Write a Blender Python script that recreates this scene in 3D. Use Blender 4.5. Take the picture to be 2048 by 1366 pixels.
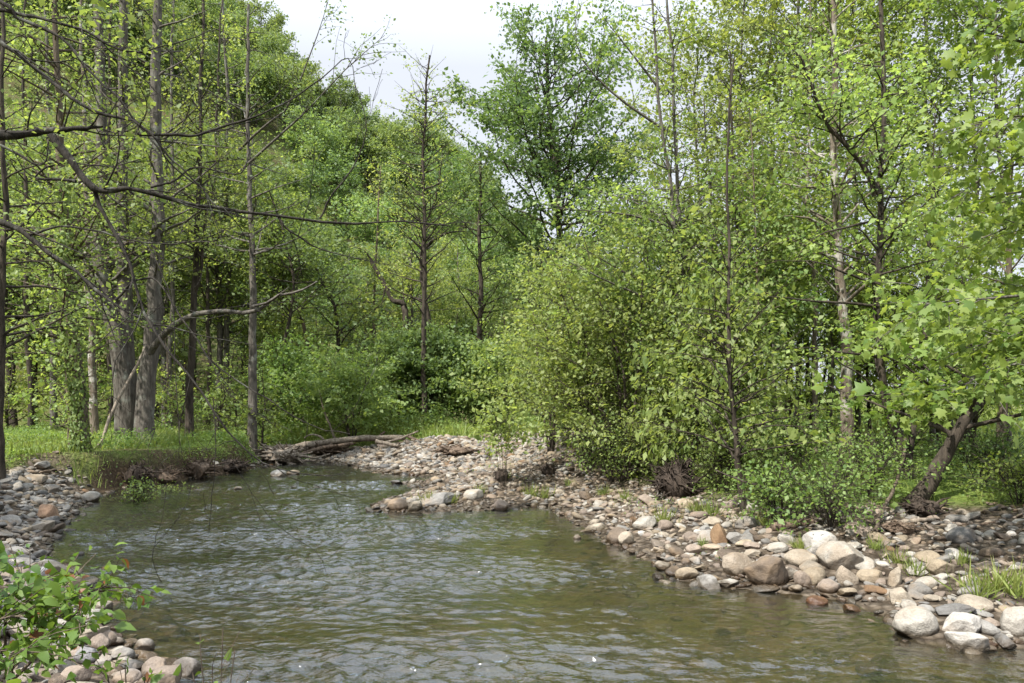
import bpy, math, random
import numpy as np
from mathutils import Vector

for o in list(bpy.data.objects):
    bpy.data.objects.remove(o)
S = bpy.context.scene
COL = S.collection
R = math.radians
rng = np.random.default_rng(7)
random.seed(7)

# ------------------------------------------------------------------ camera
F, HZ, CX, H = 1500.0, 790.0, 1024.0, 2.2      # focal in photo pixels, horizon row, centre column, eye height over the water
cam = bpy.data.cameras.new('camera')
cam.sensor_width = 36.0
cam.lens = F / 2048 * 36.0
cam.shift_y = (HZ - 683.0) / 2048.0
cam.clip_start, cam.clip_end = 0.1, 3000
co = bpy.data.objects.new('camera', cam)
COL.objects.link(co)
co.location = (0, 0, H)
co.rotation_euler = (R(90), 0, 0)
S.camera = co

# ------------------------------------------------------------------ light
sun_el = R(52)
sx, sy = -0.70, -0.71
n_ = math.hypot(sx, sy)
sdir = Vector((sx / n_ * math.cos(sun_el), sy / n_ * math.cos(sun_el), math.sin(sun_el)))
sun = bpy.data.lights.new('sun', 'SUN')
sun.energy, sun.angle, sun.color = 3.9, R(0.8), (1.0, 0.965, 0.90)
so = bpy.data.objects.new('sun', sun)
COL.objects.link(so)
so.rotation_euler = sdir.to_track_quat('Z', 'Y').to_euler()
so.location = (0, 0, 60)

world = bpy.data.worlds.new('World')
S.world = world
world.use_nodes = True
wn = world.node_tree
bg = wn.nodes['Background']
sky = wn.nodes.new('ShaderNodeTexSky')
sky.sky_type = 'NISHITA'
sky.sun_disc = False
sky.sun_elevation = sun_el
sky.sun_rotation = math.atan2(sx, sy)
sky.air_density, sky.dust_density, sky.ozone_density = 1.0, 3.0, 1.0
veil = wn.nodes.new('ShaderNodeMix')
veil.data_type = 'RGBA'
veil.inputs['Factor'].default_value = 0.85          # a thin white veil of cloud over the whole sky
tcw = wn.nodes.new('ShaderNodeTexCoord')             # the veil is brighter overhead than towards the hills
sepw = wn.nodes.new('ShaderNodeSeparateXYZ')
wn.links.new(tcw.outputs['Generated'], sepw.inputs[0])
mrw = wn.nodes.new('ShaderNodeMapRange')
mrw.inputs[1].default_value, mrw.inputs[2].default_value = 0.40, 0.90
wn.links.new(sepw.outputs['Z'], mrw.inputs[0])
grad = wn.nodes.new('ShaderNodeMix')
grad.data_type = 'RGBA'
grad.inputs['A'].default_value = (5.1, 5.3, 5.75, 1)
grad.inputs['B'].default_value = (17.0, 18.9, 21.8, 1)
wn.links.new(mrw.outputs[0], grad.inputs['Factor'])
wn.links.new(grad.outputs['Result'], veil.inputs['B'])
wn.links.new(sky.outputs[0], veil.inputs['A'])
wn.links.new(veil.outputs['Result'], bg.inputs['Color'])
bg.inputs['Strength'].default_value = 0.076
S.view_settings.view_transform = 'Standard'
S.view_settings.look = 'None'
S.view_settings.gamma = 1
S.view_settings.use_curve_mapping = False
S.view_settings.exposure = 1.33
cy = S.cycles
cy.max_bounces, cy.diffuse_bounces, cy.glossy_bounces = 12, 7, 3
cy.transmission_bounces, cy.transparent_max_bounces = 7, 6
cy.caustics_reflective = cy.caustics_refractive = False
cy.sample_clamp_indirect = 8.0

# ------------------------------------------------------------------ small maths
def W(px, py, Y):
    return np.array([(px - CX) / F * Y, Y, H - (py - HZ) / F * Y])

def sstep(a, b, x):
    t = np.clip((x - a) / (b - a), 0, 1)
    return t * t * (3 - 2 * t)

def wob(P, f, seed, n=7):
    """smooth noise about -1..1 from a sum of sines"""
    g = np.random.default_rng(seed)
    P = np.asarray(P, float)
    d = P.shape[-1]
    out = np.zeros(P.shape[:-1])
    for _ in range(n):
        k = g.normal(size=d)
        k *= f * g.uniform(0.6, 1.7) / np.linalg.norm(k)
        out += np.sin(P @ k + g.uniform(0, 6.28))
    return out / math.sqrt(n)

def smooth_path(pts, n):
    P = np.asarray(pts, float)
    if len(P) == 2:
        return P[0] + (P[1] - P[0]) * np.linspace(0, 1, n)[:, None]
    Q = np.vstack([2 * P[0] - P[1], P, 2 * P[-1] - P[-2]])
    t = np.linspace(0, len(P) - 1 - 1e-6, n)
    i = t.astype(int)
    u = (t - i)[:, None]
    a, b, c, d = Q[i], Q[i + 1], Q[i + 2], Q[i + 3]
    return 0.5 * ((2 * b) + (c - a) * u + (2 * a - 5 * b + 4 * c - d) * u ** 2 + (3 * b - a - 3 * c + d) * u ** 3)

def unit(v):
    return v / (np.linalg.norm(v, axis=-1, keepdims=True) + 1e-9)

# ------------------------------------------------------------------ mesh building
def mesh(name, V, loops, starts, smooth=True, face_attr=None, point_attr=None, point_col=None):
    me = bpy.data.meshes.new(name)
    me.vertices.add(len(V))
    me.vertices.foreach_set('co', np.asarray(V, np.float32).ravel())
    me.loops.add(len(loops))
    me.loops.foreach_set('vertex_index', np.asarray(loops, np.int32))
    me.polygons.add(len(starts))
    me.polygons.foreach_set('loop_start', np.asarray(starts, np.int32))
    if smooth:
        me.polygons.foreach_set('use_smooth', np.ones(len(starts), bool))
    me.update(calc_edges=True)
    for k, v in (face_attr or {}).items():
        me.attributes.new(k, 'FLOAT', 'FACE').data.foreach_set('value', np.asarray(v, np.float32))
    for k, v in (point_attr or {}).items():
        me.attributes.new(k, 'FLOAT', 'POINT').data.foreach_set('value', np.asarray(v, np.float32))
    if point_col is not None:
        c = np.ones((len(V), 4), np.float32)
        c[:, :3] = point_col
        me.attributes.new('col', 'FLOAT_COLOR', 'POINT').data.foreach_set('color', c.ravel())
    return me

class Tubes:
    """collects tapered tubes; one mesh at the end"""
    def __init__(self):
        self.V, self.Q, self.n = [], [], 0

    def add(self, P, r, sides):
        P = np.asarray(P, float)
        r = np.asarray(r, float)
        if P.ndim == 2:
            P, r = P[None], r[None]
        M, K, _ = P.shape
        if M == 0:
            return
        T = unit(np.gradient(P, axis=1))
        m = unit(P[:, -1] - P[:, 0])
        ref = np.where(np.abs(m[:, 2:3]) > 0.8, np.array([[1.0, 0.13, 0]]), np.array([[0, 0.13, 1.0]]))[:, None, :]
        N = unit(np.cross(T, np.broadcast_to(ref, T.shape)))
        B = np.cross(T, N)
        a = np.arange(sides) / sides * 2 * math.pi
        ring = N[:, :, None] * np.cos(a)[None, None, :, None] + B[:, :, None] * np.sin(a)[None, None, :, None]
        rr = r[:, :, None, None] if r.ndim == 2 else r[..., None]
        V = P[:, :, None] + ring * rr
        idx = self.n + np.arange(M * K * sides).reshape(M, K, sides)
        q = np.stack([idx[:, :-1], np.roll(idx, -1, 2)[:, :-1], np.roll(idx, -1, 2)[:, 1:], idx[:, 1:]], -1)
        self.V.append(V.reshape(-1, 3))
        self.Q.append(q.reshape(-1, 4))
        self.n += M * K * sides

    def mesh(self, name):
        V, Q = np.vstack(self.V), np.vstack(self.Q)
        return mesh(name, V, Q.ravel(), np.arange(len(Q)) * 4)

LEAF4 = (np.array([[0, 0, 0], [.34, .45, .08], [0, 1, -.06], [-.34, .45, .08]]), [[0, 1, 2, 3]])
LEAFN = (np.array([[0, 0, 0], [.2, .45, .05], [0, 1, -.1], [-.2, .45, .05]]), [[0, 1, 2, 3]])
LEAF6 = (np.array([[0, 0, 0], [.31, .26, .10], [.25, .62, .03], [0, 1, -.22], [-.25, .62, .03], [-.31, .26, .10], [0, .5, -.02]]),
         [[0, 1, 2, 6], [6, 2, 3, 4], [0, 6, 4, 5]])
_lo = [(0, 0), (.2, -.05), (.5, .12), (.33, .32), (.55, .62), (.22, .6), (0, 1.0), (-.22, .6), (-.55, .62), (-.33, .32), (-.5, .12), (-.2, -.05)]
LOBE = (np.array([[0, .35, .05]] + [[x, y, -.12 * (x * x + .6 * (y - .3) ** 2)] for x, y in _lo]),
        [[0, 1 + i, 1 + (i + 1) % 12] for i in range(12)])
BLADE = (np.array([[-.022, 0, 0], [.022, 0, 0], [.016, .55, .06], [0, 1, .3], [-.016, .55, .06]]), [[0, 1, 2, 4], [4, 2, 3]])

def leaves_mesh(name, P, size, axis, nrm, tmpl, var):
    T, faces = tmpl
    axis = unit(axis)
    side = unit(np.cross(axis, nrm))
    nrm = np.cross(side, axis)
    s = np.asarray(size)[:, None, None]
    V = P[:, None] + s * (T[None, :, 0:1] * side[:, None] + T[None, :, 1:2] * axis[:, None] + T[None, :, 2:3] * nrm[:, None])
    N, K = len(P), len(T)
    flat = np.concatenate([np.array(f) for f in faces])
    loops = (np.arange(N)[:, None] * K + flat[None]).ravel()
    cnt = np.array([len(f) for f in faces])
    st = np.concatenate([[0], np.cumsum(cnt)[:-1]])
    starts = (np.arange(N)[:, None] * len(flat) + st[None]).ravel()
    return mesh(name, V.reshape(-1, 3), loops, starts, smooth=False, face_attr={'var': np.repeat(var, len(faces))})

# ------------------------------------------------------------------ objects
def tag(o, label=None, cat=None, group=None, kind=None):
    if label:
        o['label'] = label
        if len(label.split()) > 16: print('LONG', len(label.split()), label)
    if cat: o['category'] = cat
    if group: o['group'] = group
    if kind: o['kind'] = kind
    return o

def obj(name, me, m, parent=None, loc=None):
    o = bpy.data.objects.new(name, me)
    if m is not None and len(me.materials) == 0:
        me.materials.append(m)
    COL.objects.link(o)
    if parent is not None: o.parent = parent
    if loc is not None: o.location = loc
    return o

def empty(name, loc, label, cat, group=None):
    o = bpy.data.objects.new(name, None)
    o.empty_display_size = 0.3
    COL.objects.link(o)
    o.location = loc
    return tag(o, label, cat, group)

def dup(root, loc, rz, sc, label=None, group=None):
    r = root.copy()
    COL.objects.link(r)
    r.location, r.rotation_euler, r.scale = loc, (0, 0, rz), (sc if isinstance(sc, tuple) else (sc, sc, sc))
    if label: r['label'] = label
    if group: r['group'] = group
    for ch in root.children:
        c = ch.copy()
        COL.objects.link(c)
        c.parent = r
    return r

# ------------------------------------------------------------------ materials
class NT:
    def __init__(self, name):
        self.m = bpy.data.materials.new(name)
        self.m.use_nodes = True
        self.t = self.m.node_tree
        self.bsdf = self.t.nodes['Principled BSDF']
        self.out = self.t.nodes['Material Output']

    def n(self, typ, **kw):
        x = self.t.nodes.new('ShaderNode' + typ)
        for k, v in kw.items():
            if k in x.inputs and not hasattr(type(x), k): x.inputs[k].default_value = v
            else: setattr(x, k, v)
        return x

    def l(self, a, b):
        self.t.links.new(a, b)

    def mix(self, f, a, b, blend='MIX'):
        x = self.t.nodes.new('ShaderNodeMix')
        x.data_type, x.blend_type = 'RGBA', blend
        for s, v in ((x.inputs['Factor'], f), (x.inputs['A'], a), (x.inputs['B'], b)):
            if hasattr(v, 'links'): self.l(v, s)
            elif isinstance(v, (tuple, list)): s.default_value = (*v[:3], 1)
            else: s.default_value = v
        return x.outputs['Result']

    def noise(self, scale, vec=None, detail=4.0, rough=0.55, lo=0.35, hi=0.65):
        x = self.n('TexNoise')
        x.inputs['Scale'].default_value = scale
        x.inputs['Detail'].default_value = detail
        x.inputs['Roughness'].default_value = rough
        if vec is not None: self.l(vec, x.inputs['Vector'])
        r = self.n('MapRange')
        r.inputs[1].default_value, r.inputs[2].default_value = lo, hi
        self.l(x.outputs['Fac'], r.inputs[0])
        return r.outputs[0]

    def maprange(self, src, a, b, c=0.0, d=1.0):
        r = self.n('MapRange')
        for i, v in enumerate((a, b, c, d)): r.inputs[1 + i].default_value = v
        self.l(src, r.inputs[0])
        return r.outputs[0]

    def bump(self, h, strength, dist, nrm=None):
        b = self.n('Bump')
        b.inputs['Strength'].default_value, b.inputs['Distance'].default_value = strength, dist
        self.l(h, b.inputs['Height'])
        if nrm is not None: self.l(nrm, b.inputs['Normal'])
        return b.outputs[0]

    def vec(self, kind='Object', scale=(1, 1, 1)):
        tc = self.n('TexCoord')
        mp = self.n('Mapping')
        mp.inputs['Scale'].default_value = scale
        self.l(tc.outputs[kind], mp.inputs['Vector'])
        return mp.outputs[0]

def leaf_mat(name, lo, hi, trans=0.4, tcol=(1.35, 1.3, 0.7), rough=0.5, spread=0.3, spec=0.35, odd=None):
    k = NT(name)
    at = k.n('Attribute', attribute_name='var')
    c = k.mix(at.outputs['Fac'], lo, hi)
    if odd:                                             # a few young reddish leaves
        c = k.mix(k.maprange(at.outputs['Fac'], 0.992, 0.996), c, odd)
    oi = k.n('ObjectInfo')
    hsv = k.n('HueSaturation')
    k.l(c, hsv.inputs['Color'])
    k.l(k.maprange(oi.outputs['Random'], 0, 1, 1 - spread, 1 + spread), hsv.inputs['Value'])
    w = k.n('Math', operation='MULTIPLY_ADD')
    k.l(oi.outputs['Random'], w.inputs[0])
    w.inputs[1].default_value, w.inputs[2].default_value = 7.3, 0
    fr = k.n('Math', operation='FRACT')
    k.l(w.outputs[0], fr.inputs[0])
    k.l(k.maprange(fr.outputs[0], 0, 1, 0.484, 0.512), hsv.inputs['Hue'])
    col = hsv.outputs[0]
    k.l(col, k.bsdf.inputs['Base Color'])
    k.bsdf.inputs['Roughness'].default_value = rough
    k.bsdf.inputs['Specular IOR Level'].default_value = spec
    tr = k.n('BsdfTranslucent')
    k.l(k.mix(1.0, col, tcol, 'MULTIPLY'), tr.inputs['Color'])
    ms = k.n('MixShader')
    ms.inputs[0].default_value = trans
    k.l(k.bsdf.outputs[0], ms.inputs[1])
    k.l(tr.outputs[0], ms.inputs[2])
    k.l(ms.outputs[0], k.out.inputs['Surface'])
    return k.m

def bark_mat(name, dark, light, patch=None, pscale=1.5, plo=0.52, phi=0.6):
    k = NT(name)
    v = k.vec('Object', (9, 9, 1.6))
    n1 = k.noise(1.6, v, 5, 0.65)
    c = k.mix(n1, dark, light)
    if patch:
        n2 = k.noise(pscale, k.vec('Object', (1, 1, .8)), 4, 0.6, plo, phi)
        c = k.mix(n2, c, patch)
    k.l(c, k.bsdf.inputs['Base Color'])
    k.bsdf.inputs['Roughness'].default_value = 0.9
    k.bsdf.inputs['Specular IOR Level'].default_value = 0.15
    k.l(k.bump(n1, 0.7, 0.02), k.bsdf.inputs['Normal'])
    return k.m

def rock_mat(name, attr=None):
    k = NT(name)
    if attr:
        src = k.n('Attribute', attribute_name=attr).outputs['Color']
    else:
        src = k.n('ObjectInfo').outputs['Color']
    pos = k.n('NewGeometry').outputs['Position']
    oi = k.n('ObjectInfo')
    off = k.n('VectorMath', operation='ADD')
    k.l(pos, off.inputs[0])
    k.l(oi.outputs['Location'], off.inputs[1])
    n1 = k.noise(7, off.outputs[0], 6, 0.65, 0.3, 0.7)
    n2 = k.noise(60, off.outputs[0], 3, 0.6, 0.3, 0.7)
    n3 = k.noise(2.5, off.outputs[0], 3, 0.6, 0.5, 0.62)
    c = k.mix(1.0, src, k.mix(n1, (0.62, 0.60, 0.58), (1.14, 1.13, 1.12)), 'MULTIPLY')
    c = k.mix(1.0, c, k.mix(n2, (0.8, 0.79, 0.78), (1.12, 1.12, 1.12)), 'MULTIPLY')
    f3 = k.n('Math', operation='MULTIPLY')
    k.l(n3, f3.inputs[0])
    f3.inputs[1].default_value = 0.35
    c = k.mix(f3.outputs[0], c, (0.22, 0.15, 0.085))
    z = k.n('SeparateXYZ')
    k.l(pos, z.inputs[0])
    zz = k.n('Math', operation='MULTIPLY_ADD')
    k.l(n1, zz.inputs[0])
    zz.inputs[1].default_value = 0.05
    k.l(z.outputs['Z'], zz.inputs[2])
    wet = k.maprange(zz.outputs[0], 0.085, 0.14, 1, 0)
    c = k.mix(wet, c, k.mix(1.0, c, (0.36, 0.32, 0.27), 'MULTIPLY'))
    k.l(c, k.bsdf.inputs['Base Color'])
    k.l(k.maprange(wet, 0, 1, 0.85, 0.25), k.bsdf.inputs['Roughness'])
    k.bsdf.inputs['Specular IOR Level'].default_value = 0.3
    b = k.bump(n1, 0.55, 0.03)
    k.l(k.bump(n2, 0.4, 0.006, b), k.bsdf.inputs['Normal'])
    return k.m

M = {}
M['leaf_olive'] = leaf_mat('leaf_olive', (0.118, 0.168, 0.048), (0.262, 0.315, 0.096), trans=0.52)
M['leaf_mid'] = leaf_mat('leaf_mid', (0.104, 0.165, 0.054), (0.208, 0.28, 0.09), trans=0.52)
M['leaf_dark'] = leaf_mat('leaf_dark', (0.078, 0.13, 0.046), (0.156, 0.218, 0.078), trans=0.5)
M['leaf_bright'] = leaf_mat('leaf_bright', (0.148, 0.222, 0.062), (0.305, 0.37, 0.122), trans=0.53, spread=0.15)
M['leaf_syc'] = leaf_mat('leaf_syc', (0.122, 0.195, 0.042), (0.275, 0.338, 0.086), trans=0.52, spread=0.12)
M['leaf_bush'] = leaf_mat('leaf_bush', (0.06, 0.122, 0.02), (0.15, 0.225, 0.04), trans=0.45, spread=0.1, odd=(0.20, 0.085, 0.035))
M['leaf_hill'] = leaf_mat('leaf_hill', (0.1, 0.152, 0.056), (0.208, 0.268, 0.096), trans=0.5, spread=0.35)
M['leaf_shrub'] = leaf_mat('leaf_shrub', (0.116, 0.188, 0.052), (0.238, 0.31, 0.094), trans=0.52, spread=0.2)
M['grass'] = leaf_mat('grass', (0.13, 0.178, 0.04), (0.275, 0.308, 0.092), trans=0.45, spread=0.12)
M['dry'] = leaf_mat('dry', (0.085, 0.055, 0.032), (0.25, 0.185, 0.115), trans=0.2, spread=0.1)
M['bark_grey'] = bark_mat('bark_grey', (0.048, 0.041, 0.034), (0.140, 0.124, 0.104), (0.16, 0.16, 0.135), 3.0, 0.55, 0.66)
M['bark_dark'] = bark_mat('bark_dark', (0.022, 0.018, 0.014), (0.075, 0.060, 0.046))
M['bark_brown'] = bark_mat('bark_brown', (0.050, 0.037, 0.027), (0.150, 0.118, 0.086))
M['bark_pale'] = bark_mat('bark_pale', (0.085, 0.066, 0.048), (0.200, 0.165, 0.128), (0.32, 0.30, 0.26), 2.2, 0.53, 0.58)
M['bark_limb'] = bark_mat('bark_limb', (0.013, 0.011, 0.009), (0.045, 0.039, 0.032), (0.09, 0.09, 0.075), 5.0, 0.58, 0.66)
M['driftwood'] = bark_mat('driftwood', (0.110, 0.085, 0.062), (0.280, 0.235, 0.185))
M['driftdark'] = bark_mat('driftdark', (0.060, 0.042, 0.030), (0.170, 0.125, 0.090))
M['root'] = bark_mat('root', (0.020, 0.015, 0.012), (0.074, 0.056, 0.043))
M['rock'] = rock_mat('river_stone')
M['cobble'] = rock_mat('cobble_stone', 'col')

# ------------------------------------------------------------------ the lie of the land
SH = [(330, 1400), (300, 1330), (235, 1275), (185, 1215), (150, 1160), (92, 1120), (118, 1065), (150, 1035), (178, 1000), (200, 990),
      (238, 978), (300, 972), (385, 958), (440, 950), (500, 938), (528, 932), (500, 926), (470, 922),
      (520, 920), (580, 924), (640, 923), (690, 930), (760, 946), (835, 953), (880, 952), (872, 961), (800, 967), (842, 982), (770, 1000), (742, 1010),
      (738, 1024), (850, 1027), (1000, 1021), (1095, 1014), (1112, 1028), (1180, 1066), (1240, 1096), (1325, 1142), (1345, 1166), (1430, 1178),
      (1560, 1190), (1690, 1205), (1770, 1240), (1830, 1290), (1950, 1306), (2080, 1300), (2300, 1320), (2300, 1420)]
SHW = [((x - CX) / F * (H * F / (y - HZ)), H * F / (y - HZ)) for x, y in SH]
SHW = SHW[:-1] + [(9.5, 3.5), (6.0, 2.4), (0.5, 1.9), (-1.6, 2.8)]
SHW = np.array(SHW)

def water_dist(X, Y):
    """signed distance to the waterline, negative in the water"""
    X, Y = np.asarray(X, float), np.asarray(Y, float)
    sh = X.shape
    P = np.stack([X.ravel(), Y.ravel()], 1)
    d = np.full(len(P), 1e9)
    ins = np.zeros(len(P), bool)
    n = len(SHW)
    for i in range(n):
        a, b = SHW[i], SHW[(i + 1) % n]
        ab = b - a
        t = np.clip(((P - a) @ ab) / (ab @ ab), 0, 1)
        q = P - a - t[:, None] * ab
        d = np.minimum(d, np.hypot(q[:, 0], q[:, 1]))
        c = (a[1] > P[:, 1]) != (b[1] > P[:, 1])
        ins ^= c & (P[:, 0] < (b[0] - a[0]) * (P[:, 1] - a[1]) / (b[1] - a[1] + 1e-12) + a[0])
    return np.where(ins, -d, d).reshape(sh)

HU = np.array([-2.0, -1.2, -0.75, -0.45, -0.34, -0.27, -0.21, -0.15, -0.09, -0.045, 0.0, 0.06, 0.15, 0.3, 0.5, 0.9, 2.0])
HE = np.array([0.45, 0.52, 0.56, 0.53, 0.475, 0.41, 0.372, 0.345, 0.318, 0.292, 0.22, 0.15, 0.10, 0.07, 0.06, 0.05, 0.05])

def land(X, Y, fine=True):
    X, Y = np.asarray(X, float), np.asarray(Y, float)
    dw = water_dist(X, Y)
    P = np.stack([X, Y], -1)
    left_near = sstep(-3.0, -5.0, X) * sstep(18.5, 16.0, Y)
    left_bank = sstep(-4.0, -5.0, X) * sstep(15.5, 17.5, Y) * sstep(26.5, 24.0, Y) * sstep(-0.30, -0.36, X / np.maximum(Y, 1))
    near = sstep(6.5, 4.5, Y)
    top = 0.72 + 0.0 * X
    wid = 5.0 + 0.0 * X
    top = top + left_near * 0.12
    wid = wid * (1 - left_near) + 2.6 * left_near
    wid = wid * (1 - left_bank) + 0.5 * left_bank
    wid = wid * (1 - near) + 2.5 * near
    out = top * sstep(-0.15, 1, dw / wid) - top * sstep(-0.15, 1, 0.0)
    out = 0.03 + out * 1.1
    inn = -0.04 - 0.36 * sstep(0, 1.7, -dw)
    z = np.where(dw > 0, out, inn)
    z = np.where((dw > -0.12) & (dw < 0.12), 0.5 * (z - 0.005) + 0.5 * (dw * 0.25), z)
    amp = 0.03 + 0.07 * sstep(0.6, 6, dw)
    z = z + amp * wob(P, 1.6, 11) * sstep(-0.1, 0.5, np.abs(dw)) + 0.12 * wob(P, 0.35, 12) * sstep(3, 10, dw)
    u = X / np.maximum(Y, 1.0)
    e = np.interp(u, HU, HE)
    r = np.hypot(X, Y)
    ridge = 118.0
    rise = sstep(40, ridge, r) ** 1.15
    fall = 1 - 0.35 * sstep(ridge, 420, r)
    hill = (e * ridge - 8.0) * rise * fall
    hill = hill * sstep(-20, 30, Y) + 1.6 * wob(P, 0.05, 13) * sstep(50, 90, r)
    return z + np.maximum(hill, -0.4)

def ground_at(x, y):
    return float(land(np.array([x]), np.array([y]))[0])

_yy = np.concatenate([np.arange(4.2, 30, 0.03), np.arange(30, 60, 0.2)])
def G(px, py):
    """where the sight line through a photo pixel meets the ground"""
    X = (px - CX) / F * _yy
    Z = H - (py - HZ) / F * _yy
    h = np.maximum(land(X, _yy), 0.0)
    k = np.nonzero(Z <= h)[0]
    k = k[0] if len(k) else -1
    return np.array([X[k], _yy[k], h[k]])

def axis_coords(lo, hi, step, far, grow=1.13):
    a = list(np.arange(lo, hi + step, step))
    s = step
    while a[-1] < far:
        s *= grow
        a.append(a[-1] + s)
    return a

xs = axis_coords(0, 14, 0.11, 900)
xs = np.array([-x for x in xs[:0:-1]] + xs)
ys = axis_coords(2, 30, 0.11, 1100)
yn = axis_coords(0, 0.5, 0.2, 60)
ys = np.array([2 - y for y in yn[:0:-1]] + ys)
GX, GY = np.meshgrid(xs, ys)
GZ = land(GX, GY)
GD = water_dist(GX, GY)
nx, ny = len(xs), len(ys)
ii = np.arange(nx * ny).reshape(ny, nx)
q = np.stack([ii[:-1, :-1], ii[:-1, 1:], ii[1:, 1:], ii[1:, :-1]], -1).reshape(-1, 4)
GP = np.stack([GX, GY], -1)
GU = GX / np.maximum(GY, 1)

def gravel_w(X, Y, D):
    """1 on stony ground, 0 on soil and grass"""
    P = np.stack([X, Y], -1)
    n = wob(P, 1.1, 21)
    u = X / np.maximum(Y, 1)
    right = sstep(3.4, 2.2, D + 0.5 * n - 1.0 * sstep(0.35, 0.6, u)) * (u > -0.02)
    right2 = sstep(7.5, 6.0, D + 0.7 * n) * sstep(-0.08, 0.0, u) * sstep(0.19, 0.13, u) * sstep(12, 14, Y)
    far = sstep(5.5, 4.6, D + 0.5 * n) * sstep(-0.33, -0.29, u) * (u <= 0.02) * sstep(26.8, 26.2, Y + 0.3 * n)
    left = sstep(1.9, 1.5, D + 0.25 * n) * (u < -0.3) * sstep(17.2, 16.2, Y)
    leftb = sstep(0.32, 0.12, D) * (u < -0.3) * sstep(16.0, 17.0, Y)
    near = sstep(7.5, 6.5, Y) * sstep(2.6, 2.0, D)
    return np.clip(np.maximum.reduce([right, right2, far, left, 0.6 * leftb, near, (D < 0) * 1.0]), 0, 1)

gw = gravel_w(GX, GY, GD)
me = mesh('ground', np.stack([GX, GY, GZ], -1).reshape(-1, 3), q.ravel(), np.arange(len(q)) * 4,
          point_attr={'gravel': gw.ravel(), 'bed': sstep(0.05, -0.1, GD).ravel(),
                      'cut': (sstep(-0.26, -0.29, GU) * sstep(15.0, 16.0, GY) * sstep(27, 26, GY) * sstep(0.40, 0.18, GD + 0.10 * wob(GP, 2.2, 61))).ravel(),
                      'wood': (sstep(-0.05, -0.3, GU) + sstep(70, 90, GY) + sstep(0.3, -0.1, GU) * sstep(26, 30, GY)).clip(0, 1).ravel()})
k = NT('ground_soil')
pos = k.n('NewGeometry').outputs['Position']
a_g = k.n('Attribute', attribute_name='gravel').outputs['Fac']
a_b = k.n('Attribute', attribute_name='bed').outputs['Fac']
a_w = k.n('Attribute', attribute_name='wood').outputs['Fac']
n1 = k.noise(1.3, pos, 6, 0.6)
n2 = k.noise(14, pos, 5, 0.65, 0.3, 0.7)
vo = k.n('TexVoronoi')
vo.inputs['Scale'].default_value = 11
k.l(pos, vo.inputs['Vector'])
vd = k.maprange(vo.outputs['Distance'], 0.0, 0.7)
grv = k.mix(k.maprange(vo.outputs['Color'], 0.2, 0.8), (0.075, 0.060, 0.045), (0.18, 0.145, 0.11))
grv = k.mix(1.0, grv, k.mix(vd, (1.1, 1.1, 1.1), (0.35, 0.33, 0.3)), 'MULTIPLY')
soil = k.mix(n2, (0.045, 0.032, 0.02), (0.13, 0.095, 0.06))
green = k.mix(n2, (0.06, 0.095, 0.018), (0.14, 0.18, 0.04))
flo = k.mix(n1, soil, green)
flo = k.mix(a_w, green, flo)
c = k.mix(a_g, flo, grv)
vb = k.n('TexVoronoi')
vb.inputs['Scale'].default_value = 5.5
k.l(pos, vb.inputs['Vector'])
bed = k.mix(k.maprange(vb.outputs['Color'], 0.2, 0.8), (0.045, 0.033, 0.018), (0.14, 0.105, 0.06))
bed = k.mix(n1, bed, k.mix(n2, (0.05, 0.046, 0.014), (0.12, 0.108, 0.03)))
a_c = k.n('Attribute', attribute_name='cut').outputs['Fac']
c = k.mix(a_c, c, k.mix(n2, (0.026, 0.018, 0.011), (0.085, 0.058, 0.036)))
c = k.mix(a_b, c, bed)
k.l(c, k.bsdf.inputs['Base Color'])
k.bsdf.inputs['Roughness'].default_value = 0.95
k.bsdf.inputs['Specular IOR Level'].default_value = 0.1
b = k.bump(k.maprange(vd, 0, 1, 1, 0), 0.6, 0.05)
k.l(k.bump(n2, 0.6, 0.04, b), k.bsdf.inputs['Normal'])
tag(obj('ground', me, k.m), kind='structure')

# ------------------------------------------------------------------ water
wx = np.arange(-15.5, 12.5, 0.030)
wy = np.concatenate([np.arange(1.5, 4.5, 0.06), np.arange(4.5, 12, 0.022), np.arange(12, 31, 0.05)])
X, Y = np.meshgrid(wx, wy)
D = water_dist(X, Y)
P = np.stack([X, Y], -1)
warp = np.stack([X + 0.25 * wob(P, 1.1, 31), Y + 0.25 * wob(P, 1.3, 32)], -1)
warp = warp + np.stack([0.05 * wob(P, 5.0, 35), 0.05 * wob(P, 5.5, 36)], -1)
g = np.random.default_rng(5)
Z = np.zeros_like(X)
for i in range(110):
    lam = 0.065 * (10 ** g.uniform(0, 0.80))
    th = g.normal(0.15, 0.6)                       # crests lie mostly across the view
    kx, ky = math.sin(th) * 2 * math.pi / lam, math.cos(th) * 2 * math.pi / lam
    Z += 0.0040 * lam ** 0.9 * np.sin(warp[..., 0] * kx + warp[..., 1] * ky + g.uniform(0, 6.28))
u = X / Y
calm = sstep(0.00, 0.10, u) * sstep(8.8, 10.5, Y) * sstep(16, 14.3, Y)
calm = np.maximum(calm, sstep(0.10, 0.35, u) * sstep(9.5, 8.0, Y) * 0.45)
rif = 0.55 + 0.55 * wob(np.stack([X * 0.35, Y * 1.6], -1), 1.0, 33, 9) + 0.2 * wob(np.stack([X * 0.5, Y * 2.0], -1), 2.6, 34)
amp = (0.22 + 1.25 * np.clip(rif, 0, 1.3)) * (1 - 0.75 * calm)
amp *= 0.45 + 0.55 * sstep(0.0, 0.7, -D)
Z = Z * amp + 0.012
keep = D < 0.35
iw = np.arange(X.size).reshape(X.shape)
kq = keep[:-1, :-1] | keep[1:, 1:] | keep[:-1, 1:] | keep[1:, :-1]
q = np.stack([iw[:-1, :-1], iw[:-1, 1:], iw[1:, 1:], iw[1:, :-1]], -1)[kq]
used = np.unique(q)
re = np.zeros(X.size, int)
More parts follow.
